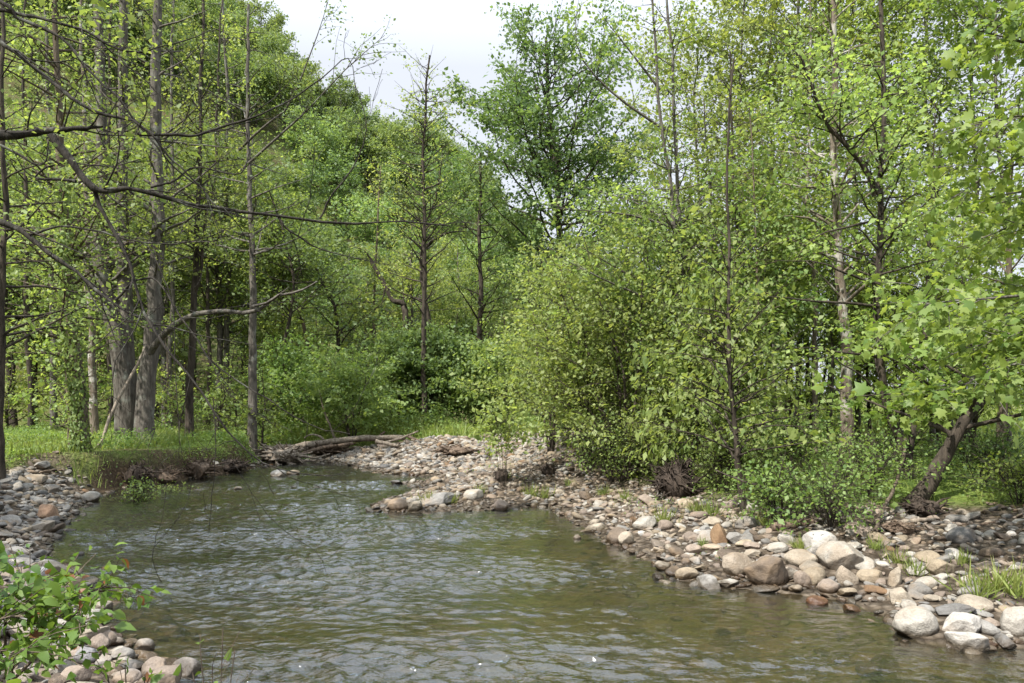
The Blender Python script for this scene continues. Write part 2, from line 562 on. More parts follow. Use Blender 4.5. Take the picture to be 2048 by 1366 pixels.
re[used] = np.arange(len(used))
V = np.stack([X, Y, Z], -1).reshape(-1, 3)[used]
me = mesh('water', V, re[q].ravel(), np.arange(len(q)) * 4, point_attr={'chop': np.clip(amp.ravel()[used], 0, 1.6)})
k = NT('creek_water')
pos = k.n('NewGeometry').outputs['Position']
sc_ = k.n('VectorMath', operation='MULTIPLY')
k.l(pos, sc_.inputs[0])
sc_.inputs[1].default_value = (0.55, 1, 1)
n1 = k.noise(9, sc_.outputs[0], 2, 0.5, 0.2, 0.8)
n2 = k.noise(21, sc_.outputs[0], 2, 0.5, 0.2, 0.8)
n3 = k.noise(48, sc_.outputs[0], 2, 0.5, 0.2, 0.8)
chop = k.n('Attribute', attribute_name='chop').outputs['Fac']
b = None
for nn, st_, di in ((n1, 0.50, 0.026), (n2, 0.55, 0.013), (n3, 0.5, 0.0065)):
    b = k.bump(nn, st_, di, b)
    k.l(k.maprange(chop, 0, 1.4, st_ * 0.12, st_ * 1.3), b.node.inputs['Strength'])
fr = k.n('Fresnel')
fr.inputs['IOR'].default_value = 1.34
k.l(b, fr.inputs['Normal'])
gl = k.n('BsdfGlossy')
gl.inputs['Roughness'].default_value = 0.09
gl.inputs['Color'].default_value = (0.92, 0.97, 1.0, 1)
k.l(b, gl.inputs['Normal'])
tp = k.n('BsdfTransparent')
tp.inputs['Color'].default_value = (0.80, 0.74, 0.60, 1)
df = k.n('BsdfDiffuse')
df.inputs['Color'].default_value = (0.045, 0.044, 0.034, 1)
m1 = k.n('MixShader')
m1.inputs[0].default_value = 0.22
k.l(tp.outputs[0], m1.inputs[1])
k.l(df.outputs[0], m1.inputs[2])
m2 = k.n('MixShader')
k.l(k.maprange(fr.outputs[0], 0.0, 0.6, 0.03, 1.0), m2.inputs[0])
k.l(m1.outputs[0], m2.inputs[1])
k.l(gl.outputs[0], m2.inputs[2])
k.l(m2.outputs[0], k.out.inputs['Surface'])
tag(obj('water', me, k.m), kind='structure')

# ------------------------------------------------------------------ tree growing
def grow(trunk, r0, r1, seed, n1=40, t0=0.3, L=3.0, prof=None, e0=(15, 50), de=(-10, 25), n2=2.5, lpm=30, leaf=0.1, jit=0.12,
         limbs=(), sides=10, flare=0.5, l2=(0.22, 0.45), var=(0, 1), az=None, lsp=0.3, droop=0.25, flat=0.8, tip=True, stems=(), npt=26, bare=()):
    """trunk: control points; limbs: (points, r) leafy limbs traced by hand; stems: further stems (points, r0, r1); bare: leafless limbs
    -> Tubes of wood, and the leaves' positions, sizes, axes, normals, variation"""
    g = np.random.default_rng(seed)
    T = Tubes()
    allst = [(smooth_path(trunk, npt), r0, r1)] + [(smooth_path(p, npt), a, b) for p, a, b in stems]
    prim, rad = [], []
    for si, (tp, a, b) in enumerate(allst):
        t = np.linspace(0, 1, npt)
        ln = np.linalg.norm(tp[-1] - tp[0])
        tp = tp + np.cumsum(g.normal(0, 0.0022 * ln, (npt, 3)), 0) * np.array([1, 1, 0])[None] * np.minimum(t * 4, 1)[:, None]
        hgt = tp[:, 2] - tp[0, 2]
        rr = (a + (b - a) * t ** 0.9) * (1 + flare * np.exp(-np.maximum(hgt, 0) / (2.2 * a + 0.05)))
        ang = np.arange(sides) / sides * 6.283
        lump = 1 + 0.07 * np.sin(3 * ang[None] + 2.5 * t[:, None] * 6) + 0.05 * g.normal(size=(npt, sides))
        T.add(tp[None], (rr[:, None] * lump)[None], sides)
        m = n1 if si == 0 else int(n1 * 0.7)
        if m == 0:
            continue
        tt = np.sort(t0 + (1 - t0) * g.random(m) ** 0.9) * 0.985
        x = tt * (npt - 1)
        i = np.minimum(x.astype(int), npt - 2)
        st = tp[i] + (tp[i + 1] - tp[i]) * (x - i)[:, None]
        rs = np.interp(tt, t, rr) * 0.9
        pf = np.array([prof(v) if prof else (1 - 0.75 * max(0.0, (v - t0) / (1 - t0)) ** 1.2) for v in tt])
        ll = L * pf * g.uniform(0.6, 1.25, m)
        ph = np.cumsum(np.full(m, 2.4)) + g.normal(0, 0.5, m) if az is None else g.normal(az[0], az[1], m)
        ea = np.radians(g.uniform(*e0, m))
        eb = ea + np.radians(g.uniform(*de, m))
        s = np.linspace(0, 1, 9)
        ee = ea[:, None] + (eb - ea)[:, None] * s[None]
        pp = ph[:, None] + np.cumsum(g.normal(0, 0.10, (m, 9)), 1)
        step = np.stack([np.cos(ee) * np.cos(pp), np.cos(ee) * np.sin(pp), np.sin(ee)], -1) * (ll / 8)[:, None, None]
        step[:, 0] = 0
        B = st[:, None] + np.cumsum(step, 1) + np.cumsum(g.normal(0, 0.008, (m, 9, 3)) * ll[:, None, None] * (s > 0)[None, :, None], 1)
        rb = np.minimum(rs * 0.5, 0.012 + 0.012 * ll)
        prim.append(B)
        rad.append(rb)
    for p, r in limbs:
        prim.append(smooth_path(p, 9)[None])
        rad.append(np.array([r]))
    for p, r in bare:
        bp = smooth_path(p, 16)
        bp = bp + np.cumsum(g.normal(0, 0.006 * np.linalg.norm(bp[-1] - bp[0]), (16, 3)), 0) * 0.6
        T.add(bp, r * (1 - 0.85 * np.linspace(0, 1, 16)), 6)
    if not prim:
        return T, None
    B, rb = np.vstack(prim), np.concatenate(rad)
    s = np.linspace(0, 1, 9)
    T.add(B, np.maximum(rb[:, None] * (1 - 0.88 * s[None]), 0.0035), 5)
    L1 = np.linalg.norm(np.diff(B, axis=1), axis=-1).sum(1)
    cnt = np.maximum((L1 * n2 + g.random(len(L1))).astype(int), 1)
    idx = np.repeat(np.arange(len(B)), cnt)
    m = len(idx)
    sp = 0.18 + 0.82 * g.random(m) ** 0.8
    x = sp * 8
    i = np.minimum(x.astype(int), 7)
    st = B[idx, i] + (B[idx, i + 1] - B[idx, i]) * (x - i)[:, None]
    d0 = unit(B[idx, i + 1] - B[idx, i])
    sgn = np.where(g.random(m) < 0.5, -1, 1)
    ph = np.arctan2(d0[:, 1], d0[:, 0]) + sgn * np.radians(g.uniform(20, 75, m))
    el = np.arcsin(np.clip(d0[:, 2], -1, 1)) * 0.5 + np.radians(g.uniform(-20, 35, m))
    ll = L1[idx] * g.uniform(*l2, m) * (1.15 - 0.7 * sp)
    ll = np.clip(ll, 0.12, 2.2)
    s5 = np.linspace(0, 1, 5)
    ee = el[:, None] - np.radians(droop * 60) * s5[None] + g.normal(0, 0.12, (m, 5))
    pp = ph[:, None] + np.cumsum(g.normal(0, 0.16, (m, 5)), 1)
    step = np.stack([np.cos(ee) * np.cos(pp), np.cos(ee) * np.sin(pp), np.sin(ee)], -1) * (ll / 4)[:, None, None]
    step[:, 0] = 0
    C = st[:, None] + np.cumsum(step, 1)
    rc = np.minimum(0.35 * rb[idx], 0.003 + 0.006 * ll)
    T.add(C, np.maximum(rc[:, None] * (1 - 0.7 * s5[None]), 0.0022), 3)
    if lpm <= 0:
        return T, None
    cnt = (ll * lpm * g.uniform(0.5, 1.5, m) + g.random(m)).astype(int)
    li = np.repeat(np.arange(m), cnt)
    n = len(li)
    x = (0.15 + 0.9 * g.random(n)).clip(0, 0.999) * 4
    i = x.astype(int)
    Pp = C[li, i] + (C[li, i + 1] - C[li, i]) * (x - i)[:, None] + g.normal(0, jit, (n, 3)) * np.array([1, 1, 0.7])
    dd = unit(C[li, i + 1] - C[li, i])
    ax = dd * 0.6 + g.normal(0, 0.6, (n, 3)) + np.array([0, 0, -droop])
    nm = g.normal(0, flat, (n, 3)) + np.array([0, 0, 1.0])
    sz = leaf * np.exp(g.normal(0, lsp, n))
    vv = np.clip(g.normal(0.5, 0.27, n) + np.repeat(g.normal(0, 0.12, m), cnt), 0, 1)
    vv = var[0] + (var[1] - var[0]) * vv
    return T, (Pp, sz, ax, nm, vv)

def tree(name, label, cat, base, trunk, r0, r1, seed, bark, leafm, tmpl=LEAF4, group=None, parts=('trunk', 'crown'), **kw):
    base = np.asarray(base, float)
    loc = lambda p: [np.asarray(v, float) - base for v in p]
    kw['limbs'] = [(loc(p), r) for p, r in kw.get('limbs', ())]
    kw['bare'] = [(loc(p), r) for p, r in kw.get('bare', ())]
    kw['stems'] = [(loc(p), a, b) for p, a, b in kw.get('stems', ())]
    T, lv = grow(loc(trunk), r0, r1, seed, **kw)
    root = empty(name, base, label, cat, group)
    obj(parts[0], T.mesh(parts[0]), M[bark], root)
    if lv is not None and len(lv[0]):
        obj(parts[1], leaves_mesh(parts[1], *lv[:4], tmpl, lv[4]), M[leafm], root)
    return root

def traced(name, label, cat, px, Yd, wpx, seed, bark, leafm, top=0.25, limbs=(), stems=(), bare=(), **kw):
    """a trunk drawn as photo pixels at one distance (or one distance per point); its foot goes down to the ground there"""
    Yl = Yd if isinstance(Yd, (list, tuple)) else [Yd] * len(px)
    pts = [W(x, y, d) for (x, y), d in zip(px, Yl)]
    pts[0][2] = ground_at(pts[0][0], pts[0][1]) - 0.08
    r0 = wpx / F * Yl[0] / 2
    lim = [([W(x, y, d) for x, y, d in p], r) for p, r in limbs]
    bar = [([W(x, y, d) for x, y, d in p], r) for p, r in bare]
    stm = [([W(x, y, d) for x, y, d in p], a, b) for p, a, b in stems]
    return tree(name, label, cat, pts[0], pts, r0, r0 * top, seed, bark, leafm, limbs=lim, stems=stm, bare=bar, **kw)

# ------------------------------------------------------------------ the tall trees on the left bank
LK = dict(flare=0.28, n1=38, t0=0.32, L=3.4, e0=(-5, 45), de=(-15, 20), n2=2.6, lpm=23, leaf=0.084, jit=0.14)
traced('tree', 'stout grey double-stemmed tree on the grassy bank, forking low above its base', 'tree',
       [(254, 893), (252, 800), (246, 690), (222, 600), (209, 520), (207, 430), (205, 250), (200, 60), (195, -250)], 21.0, 44, 101, 'bark_grey', 'leaf_olive',
       top=0.3, stems=[([(254, 800, 21.0), (254, 700, 21.0), (249, 600, 21.0), (246, 450, 21.0), (242, 250, 20.9), (238, 20, 20.7), (236, -250, 20.5)], 0.25, 0.09)], **LK)
traced('tree', 'straight thick grey tree beside the double-stemmed tree, with an arching low limb', 'tree',
       [(291, 893), (288, 800), (289, 690), (292, 560), (297, 420), (305, 280), (312, 130), (316, -20), (318, -280)], 20.6, 38, 102, 'bark_grey', 'leaf_olive',
       top=0.35, bare=[([(298, 705, 20.6), (330, 665, 20.4), (378, 632, 20.1), (430, 615, 19.8), (505, 613, 19.5), (548, 580, 19.3), (600, 566, 19.1), (628, 545, 19)], 0.10),
                       ([(505, 613, 19.5), (540, 604, 19.4), (580, 575, 19.3)], 0.04), ([(295, 470, 20.6), (330, 440, 20.2), (390, 415, 19.8)], 0.07),
                       ([(300, 420, 20.6), (250, 380, 20.3), (200, 350, 20)], 0.06)], **LK)
traced('tree', 'slim dark tree with a straight bare trunk, right of the thick grey tree', 'tree',
       [(379, 886), (381, 780), (384, 640), (387, 520), (391, 400), (396, 250), (398, 60), (400, -150)], 22.8, 17, 103, 'bark_dark', 'leaf_olive',
       stems=[([(385, 600, 22.8), (402, 540, 22.7), (410, 470, 22.6), (420, 330, 22.5)], 0.07, 0.03)], **dict(LK, t0=0.4, L=2.6))
traced('tree', 'straight grey tree with a clean trunk standing just left of the driftwood log', 'tree',
       [(504, 876), (503, 800), (499, 700), (494, 600), (489, 500), (484, 400), (479, 280), (474, 140), (470, 0)], 25.2, 20, 104, 'bark_grey', 'leaf_mid',
       limbs=[([(478, 300, 25.2), (525, 255, 24.8), (575, 215, 24.5), (612, 130, 24.2), (640, 55, 24), (655, 5, 24)], 0.05),
              ([(482, 340, 25.2), (560, 270, 24.8), (620, 215, 24.4), (690, 140, 24), (770, 70, 23.8)], 0.05)], **dict(LK, t0=0.45, L=3.0, n1=34, lpm=17))
traced('tree', 'leaning brown tree wrapped in green creeper at the edge of the grass', 'tree',
       [(165, 917), (158, 820), (150, 700), (140, 560), (132, 420), (128, 260), (122, 60), (118, -200)], 17.4, 29, 105, 'bark_brown', 'leaf_olive',
       stems=[([(150, 905, 17.4), (140, 800, 17.5), (132, 650, 17.6), (124, 480, 17.7), (116, 250, 17.8)], 0.12, 0.07)], **dict(LK, t0=0.12, L=2.2, n1=70, prof=lambda t: 0.25 if t < 0.4 else 1.0))
def creeper(px, Yd, r, z1, n, seed):
    ct = [o for o in COL.objects if o.parent is None and o.get('label', '').startswith('leaning brown tree wrapped')][0]
    g = np.random.default_rng(seed)
    ax_ = smooth_path([W(x, y, Yd) for x, y in px], 200)
    ax_ = ax_[(ax_[:, 2] < z1)]
    i = (g.random(n) ** 1.15 * (len(ax_) - 1)).astype(int)
    a = g.normal(-1.6, 1.1, n)
    rr = r * (1 - .3 * i / len(ax_)) + np.abs(g.normal(0, .05, n)) + .04 * (1 + wob(ax_[i], 2.0, 3))
    P = ax_[i] + np.stack([np.cos(a) * rr, np.sin(a) * rr, g.normal(0, .03, n)], 1)
    out = np.stack([np.cos(a), np.sin(a), .4 + 0 * a], 1)
    obj('creeper', leaves_mesh('creeper', P - np.array(ct.location), .075 * np.exp(g.normal(0, .3, n)), g.normal(0, .5, (n, 3)) + (0, 0, -.9), out + g.normal(0, .35, (n, 3)), LEAF4, g.random(n)), M['leaf_mid'], ct)
creeper([(165, 917), (158, 820), (150, 700), (140, 560), (132, 420), (128, 260), (122, 60)], 17.4, .17, 7.5, 2600, 4)
traced('tree', 'thin pale tree between the creeper-clad tree and the double-stemmed tree', 'tree',
       [(190, 884), (184, 760), (179, 600), (175, 420), (172, 220), (168, -60)], 23.5, 17, 106, 'bark_pale', 'leaf_mid', **dict(LK, t0=0.4, L=2.4, n1=34))
traced('tree', 'dark trunk standing at the very left end of the stony bank', 'tree',
       [(0, 950), (-3, 820), (-6, 650), (-6, 450), (-10, 200), (-14, -150)], 14.0, 21, 107, 'bark_dark', 'leaf_olive', **dict(LK, t0=0.3, L=2.6, n1=40))
for i, (px, by, w, Yd, bk, lb) in enumerate((
        (108, 868, 14, 27, 'bark_grey', 'thin grey trunk well back in the wood, left of the creeper-clad tree'),
        (62, 872, 12, 26, 'bark_dark', 'thin dark trunk in the shade at the left of the wood'),
        (338, 864, 11, 29, 'bark_grey', 'thin grey trunk in the wood between the thick tree and the slim dark tree'),
        (455, 858, 13, 31, 'bark_grey', 'grey trunk in the wood just behind and left of the clean-trunked tree'),
        (222, 862, 12, 29, 'bark_dark', 'slender dark trunk half hidden behind the double-stemmed tree'),
        (30, 866, 11, 30, 'bark_dark', 'slender dark trunk deepest in the left of the wood'),
        (415, 862, 9, 30, 'bark_dark', 'slender dark trunk between the slim dark tree and the clean-trunked tree'))):
    lean = (-12, 6, 14, -8, 10, -4, 18)[i]
    traced('tree', lb, 'tree', [(px, by), (px + lean * .3, 640), (px + lean * .8, 380), (px + lean * 1.2, 120), (px + lean * 1.5, -80)], Yd, w, 120 + i, bk,
           ('leaf_olive', 'leaf_mid')[i % 2], **dict(LK, t0=0.22, L=2.8, n1=44, leaf=0.115))

# ------------------------------------------------------------------ the bare limbs that reach in over the creek from a tree outside the frame
def limbs_over_water():
    g = np.random.default_rng(55)
    base = np.array([-6.9, 7.2, ground_at(-6.9, 7.2) - 0.1])
    T = Tubes()
    tp = smooth_path([base, base + (0.1, 0, 1.5), base + (0.15, 0.1, 4), base + (-0.1, 0.2, 8), base + (-0.2, 0, 13)], 30)
    T.add(tp, 0.30 * (1 - 0.6 * np.linspace(0, 1, 30)) * (1 + 0.5 * np.exp(-np.linspace(0, 13, 30) / 0.5)), 12)
    t1 = (-180, 330, 7.2)
    t2 = (-190, 120, 7.2)
    main = [  # pixel x, y, distance; radius at the start in metres
        ([(-190, 300, 7.2), (-60, 280, 7.1), (60, 275, 7.0), (118, 268, 6.9), (170, 258, 6.9), (205, 253, 6.9)], .075, .012),
        ([(105, 272, 6.9), (125, 300, 6.9), (150, 335, 6.9), (185, 373, 6.9), (215, 375, 6.9), (250, 375, 6.9), (290, 383, 6.9), (380, 402, 7.0), (470, 417, 7.1), (560, 431, 7.2), (700, 445, 7.4), (800, 446, 7.5), (900, 452, 7.6)], .047, .008),
        ([(190, 378, 6.9), (205, 420, 6.9), (232, 462, 6.9), (262, 520, 6.8), (280, 590, 6.8), (300, 640, 6.7), (330, 680, 6.6), (392, 760, 6.6), (430, 830, 6.5), (452, 865, 6.5), (500, 910, 6.5), (560, 936, 6.5), (640, 948, 6.5), (690, 947, 6.5)], .024, .004),
        ([(-180, 400, 7.2), (-60, 420, 7.0), (0, 437, 6.9), (48, 465, 6.9), (100, 505, 6.9), (170, 560, 6.9), (230, 610, 6.8), (285, 640, 6.8)], .05, .008),
        ([(230, 600, 6.8), (270, 560, 6.8), (320, 560, 6.8), (380, 650, 6.7), (450, 740, 6.7), (540, 800, 6.6), (620, 850, 6.6), (700, 868, 6.6)], .014, .004),
        ([(-190, 60, 7.2), (-40, 60, 7.0), (0, 90, 6.9), (70, 140, 6.9), (140, 200, 6.8), (200, 235, 6.8), (270, 250, 6.8), (310, 280, 6.8), (355, 330, 6.8), (400, 370, 6.8), (440, 420, 6.8)], .032, .006),
        ([(280, 270, 6.8), (340, 274, 6.8), (400, 270, 6.9), (460, 250, 7.0), (520, 232, 7.0), (580, 205, 7.1), (640, 165, 7.2), (700, 120, 7.3), (712, 190, 7.3)], .019, .004),
        ([(-190, -60, 7.2), (0, 0, 7.0), (40, 30, 7.0), (130, 80, 7.0), (180, 140, 7.0), (240, 195, 6.9), (300, 275, 6.9), (360, 340, 6.9), (430, 390, 6.9)], .026, .006),
        ([(-100, 20, 7.1), (0, 22, 7.0), (60, 30, 7.0), (118, 40, 6.9), (180, 60, 6.9), (260, 100, 6.9), (330, 90, 6.9), (420, 60, 7.0)], .026, .005),
        ([(300, 375, 6.9), (345, 360, 6.9), (390, 335, 7.0), (480, 345, 7.0), (495, 290, 7.1), (490, 250, 7.1)], .014, .005),
        ([(640, 436, 7.3), (660, 400, 7.3), (690, 360, 7.3), (720, 310, 7.3), (732, 265, 7.3), (725, 220, 7.3), (708, 160, 7.3)], .012, .004),
        ([(555, 432, 7.2), (580, 465, 7.2), (640, 500, 7.3), (700, 515, 7.3), (780, 530, 7.4)], .014, .004),
        ([(150, 362, 6.9), (110, 360, 6.9), (75, 357, 6.9), (90, 340, 6.9), (130, 328, 6.9), (220, 334, 6.9), (300, 312, 6.9)], .018, .005),
        ([(60, 468, 6.9), (120, 452, 6.9), (200, 465, 6.9), (270, 482, 6.9), (350, 490, 6.9), (420, 470, 7.0), (480, 450, 7.0)], .014, .004),
        ([(200, 100, 6.9), (270, 140, 6.9), (350, 210, 6.9), (395, 180, 6.9)], .010, .004),
        ([(330, 95, 6.9), (390, 160, 7.0), (400, 220, 7.0), (350, 130, 7.0)], .008, .003),
        ([(0, 290, 6.9), (40, 310, 6.9), (70, 328, 6.9), (90, 325, 6.9), (95, 300, 6.9)], .016, .006),
        ([(428, 800, 6.5), (432, 870, 6.5), (430, 940, 6.5), (424, 1000, 6.5), (418, 1065, 6.5)], .006, .003),
        ([(335, 960, 6.4), (330, 1010, 6.4), (318, 1060, 6.4)], .003, .002),
        ([(470, 930, 6.5), (500, 980, 6.5), (520, 1040, 6.5)], .003, .002),
        ([(300, 500, 6.8), (340, 600, 6.7), (350, 700, 6.6), (360, 850, 6.5), (365, 920, 6.5)], .007, .003),
        ([(170, 560, 6.9), (200, 620, 6.9), (260, 640, 6.9), (330, 640, 6.9)], .008, .003),
    ]
    B, rb = [], []
    for pts, a, b_ in main:
        a, b_ = a * .85, b_ * .85
        P = smooth_path([W(*p) for p in pts], 26)
        ln = np.linalg.norm(np.diff(P, axis=0), axis=1).sum()
        w = np.cumsum(g.normal(0, 0.0045 * ln, (26, 3)), 0)
        w -= np.linspace(0, 1, 26)[:, None] * w[-1]
        P = P + w * 0.6
        r = a + (b_ - a) * np.linspace(0, 1, 26) ** 0.8
        r = r * (1 + 0.12 * np.sin(np.arange(26) * 1.7 + a * 900) + g.normal(0, 0.06, 26))
        T.add(P, r, 7)
        B.append(P)
        rb.append(r)
    # twigs, and twigs on the twigs
    def sprout(B, rb, per_m, lo, hi, K, rmax):
        out, ro = [], []
        for P, r in zip(B, rb):
            ln = np.linalg.norm(np.diff(P, axis=0), axis=1).sum()
            for _ in range(int(ln * per_m + g.random())):
                x = (0.15 + 0.85 * g.random() ** 0.8) * (len(P) - 1.001)
                i = int(x)
                st = P[i] + (P[i + 1] - P[i]) * (x - i)
                d = unit(P[i + 1] - P[i])
                d = unit(d * 0.9 + g.normal(0, 0.55, 3) * np.array([1, 1, 0.9]))
                L = g.uniform(lo, hi) * (1.2 - 0.6 * x / len(P))
                q = [st]
                for _k in range(K - 1):
                    d = unit(d + g.normal(0, 0.16, 3) + np.array([0, 0, 0.03]))
                    q.append(q[-1] + d * L / (K - 1))
                out.append(np.array(q))
                a = min(r[i] * 0.55, rmax)
                ro.append(a * (1 - 0.75 * np.linspace(0, 1, K)).clip(0.2))
        return out, ro
    B2, r2 = sprout(B, rb, 2.6, 0.3, 1.3, 8, 0.009)
    B3, r3 = sprout(B2, r2, 2.8, 0.12, 0.5, 6, 0.004)
    T.add(np.array(B2), np.maximum(np.array(r2), 0.0022), 4)
    T.add(np.array(B3), np.maximum(np.array(r3), 0.0016), 3)
    root = empty('overhanging_tree', base, 'bare dark limbs and fine twigs reaching in low over the left of the creek', 'tree')
    for P in T.V: P -= base
    obj('limbs', T.mesh('limbs'), M['bark_limb'], root)
    # high crown: leaves over the left bank, out of the picture's top, and a few sprays in its corner
    n = 17000
    c = g.normal(0, 1, (110, 3)) * np.array([2.4, 2.3, 1.5]) + np.array([-12.4, 7.2, 9.6])
    Pp = c[g.integers(0, 110, n)] + g.normal(0, 0.45, (n, 3))
    tips = np.array([p[-1] for p, z in zip(B3, B3) if z[-1][0] / z[-1][1] < -0.42 and z[-1][2] > 3.6])
    tw = tips[g.integers(0, len(tips), 300)] + g.normal(0, 0.05, (300, 3))
    Pp = np.vstack([Pp, tw])
    n = len(Pp)
    obj('crown', leaves_mesh('crown', Pp - base, np.where(np.arange(n) < n - 300, 0.13, 0.05) * np.exp(g.normal(0, 0.3, n)), g.normal(0, 1, (n, 3)) + (0, 0, -.4), g.normal(0, .5, (n, 3)) + (0, 0, 1), LEAF4, g.random(n)), M['leaf_olive'], root)
limbs_over_water()

# ------------------------------------------------------------------ centre
traced('tree', 'tall slender tree with short branches behind the far stones, tip against the sky', 'tree',
       [(851, 862), (849, 780), (846, 680), (842, 580), (839, 470), (836, 380), (835, 300), (842, 200), (850, 110)], 29.5, 13, 131, 'bark_dark', 'leaf_olive',
       n1=95, t0=0.30, L=1.7, prof=lambda t: 0.75 + 0.5 * math.sin(min(1, t) * 3.1) - 0.5 * max(0, t - .8) * 2, e0=(5, 45), n2=2.2, lpm=15, leaf=0.085, jit=0.1)
traced('tree', 'large round-topped dark green tree rising against the sky behind the pale saplings', 'tree',
       [(1120, 850), (1124, 720), (1122, 600), (1116, 450), (1110, 320), (1102, 200), (1094, 80)], 37, 22, 132, 'bark_dark', 'leaf_dark',
       n1=95, t0=0.30, L=5.4, prof=lambda t: (0.25 + 0.95 * math.sin(math.pi * min(1, max(0, (t - .18) / .86)) ** 0.8)), e0=(5, 45), de=(0, 30), n2=2.4, lpm=21, leaf=0.17, jit=0.2)
traced('dead_tree', 'crooked leaning bare dark trunk left of the tall slender tree', 'tree',
       [(818, 700), (812, 640), (806, 608), (786, 600), (772, 570), (758, 545), (742, 518)], 33.0, 14, 133, 'bark_dark', 'leaf_mid', top=0.5,
       bare=[([(772, 570, 33), (768, 590, 33), (764, 612, 33)], .06), ([(806, 615, 33), (806, 580, 33), (803, 545, 33)], .05), ([(742, 518, 33), (725, 500, 32.8), (690, 490, 32.8)], .05)],
       n1=0, t0=0.8)
traced('tree', 'grey trunk with a stubby side limb just right of the tall slender tree', 'tree',
       [(862, 850), (860, 700), (845, 560), (850, 480), (872, 390), (880, 300)], 31.5, 11, 134, 'bark_dark', 'leaf_mid',
       bare=[([(846, 500, 31.4), (870, 478, 31.2), (895, 465, 31), (930, 462, 31)], .09)], n1=30, t0=.5, L=2.4, leaf=0.12)
for i, (pts, w, Yd, lb) in enumerate((
        ([(548, 862), (572, 700), (592, 560), (570, 470), (545, 380)], 9, 30, 'thin dark tree leaning left among the twigs above the log'),
        ([(605, 860), (618, 720), (600, 620), (560, 520), (530, 430)], 10, 32, 'dark crooked tree in the wood straight behind the log'),
        ([(682, 862), (680, 760), (668, 620), (640, 560), (610, 500)], 11, 33, 'dark trunk leaning away left behind the bright layered understory tree'),
        ([(728, 864), (732, 780), (742, 700), (744, 560), (752, 330)], 10, 34, 'straight thin trunk between the layered tree and the tall slender tree'),
        ([(958, 855), (955, 740), (965, 600), (962, 430), (966, 300)], 15, 34, 'dark trunk standing well right of the tall slender tree'))):
    traced('tree', lb, 'tree', pts, Yd, w, 140 + i, ('bark_dark', 'bark_brown')[i % 2], ('leaf_mid', 'leaf_olive')[i % 2],
           n1=46, t0=0.35, L=3.0, e0=(0, 50), n2=2.4, lpm=20, leaf=0.13, jit=0.17)

# ------------------------------------------------------------------ right bank, young sycamores and saplings
SY = dict(n1=64, t0=0.22, L=2.6, e0=(10, 58), de=(-25, 10), n2=3.6, lpm=42, leaf=0.080, jit=0.12, tmpl=LEAF4)
traced('tree', 'slim twin-stemmed young tree reaching out of the picture, its long bare limbs slanting left', 'tree',
       [(1392, 905), (1388, 780), (1384, 620), (1366, 450), (1340, 150), (1325, -120)], 16.5, 15, 201, 'bark_grey', 'leaf_bright',
       stems=[([(1380, 900, 16.4), (1380, 760, 16.4), (1375, 600, 16.4), (1346, 420, 16.3), (1320, 200, 16.2), (1298, -90, 16)], .075, .02)],
       limbs=[([(1388, 650, 16.4), (1300, 600, 15.8), (1210, 560, 15.3), (1120, 515, 14.8)], .045), ([(1362, 605, 16.4), (1250, 545, 16), (1155, 490, 15.7)], .04),
              ([(1368, 465, 16.4), (1260, 430, 16), (1080, 415, 15.4)], .04), ([(1352, 455, 16.4), (1270, 405, 16.6), (1150, 370, 16.8)], .035),
              ([(1345, 500, 16.4), (1300, 480, 16.2), (1240, 465, 16)], .03), ([(1383, 620, 16.4), (1480, 600, 16), (1580, 590, 15.8)], .03),
              ([(1330, 260, 16.3), (1230, 190, 16), (1160, 110, 15.8), (1150, 20, 15.7)], .035), ([(1320, 180, 16.2), (1250, 90, 16), (1195, 20, 15.8)], .03)], **dict(SY, n1=66, L=2.3, lpm=27))
traced('tree', 'thin dark sapling with a crooked foot beside the stones, right of the root clump', 'tree',
       [(1490, 992), (1472, 930), (1463, 880), (1460, 800), (1455, 690), (1452, 560), (1450, 300), (1460, 120)], 11.6, 14, 202, 'bark_dark', 'leaf_bright', **dict(SY, L=1.7, n1=66, leaf=0.08, t0=.15, lpm=24))
traced('tree', 'pale brown smooth trunk, the thickest of the straight trunks on the right', 'tree',
       [(1694, 934), (1690, 810), (1683, 660), (1674, 500), (1668, 340), (1665, 150), (1660, -120)], 15.4, 26, 203, 'bark_pale', 'leaf_bright', top=0.35,
       bare=[([(1674, 480, 15.4), (1620, 440, 15), (1560, 436, 14.8)], .04), ([(1668, 385, 15.4), (1630, 375, 15.2), (1590, 372, 15)], .035)], **dict(SY, t0=0.38, n1=60, L=2.3))
traced('tree', 'dark tree with a kinked foot and a fork high up, right of the pale trunk', 'tree',
       [(1816, 968), (1812, 925), (1800, 890), (1785, 850), (1768, 800), (1758, 690), (1756, 520), (1754, 385), (1764, 250), (1762, 0), (1762, -150)], 12.8, 22, 204, 'bark_dark', 'leaf_bright', top=0.3,
       stems=[([(1754, 390, 12.8), (1732, 340, 12.8), (1692, 290, 12.7), (1650, 240, 12.6), (1600, 100, 12.4)], .055, .02),
              ([(1816, 960, 12.8), (1818, 870, 12.9), (1838, 760, 13.0), (1846, 620, 13.1), (1850, 430, 13.2)], .06, .02)],
       bare=[([(1753, 440, 12.8), (1690, 455, 12.6), (1640, 468, 12.5), (1590, 495, 12.4)], .025), ([(1755, 500, 12.8), (1720, 460, 12.7), (1690, 462, 12.6)], .02),
             ([(1756, 570, 12.8), (1690, 545, 12.6), (1640, 525, 12.5), (1520, 522, 12.2)], .025), ([(1757, 612, 12.8), (1650, 604, 12.5), (1560, 597, 12.3), (1500, 590, 12.2)], .026),
             ([(1758, 790, 12.8), (1720, 750, 12.7), (1680, 725, 12.6), (1640, 690, 12.5)], .02), ([(1756, 350, 12.8), (1810, 320, 12.6), (1845, 300, 12.5)], .022)],
       **dict(SY, t0=0.42, n1=50, L=1.9))
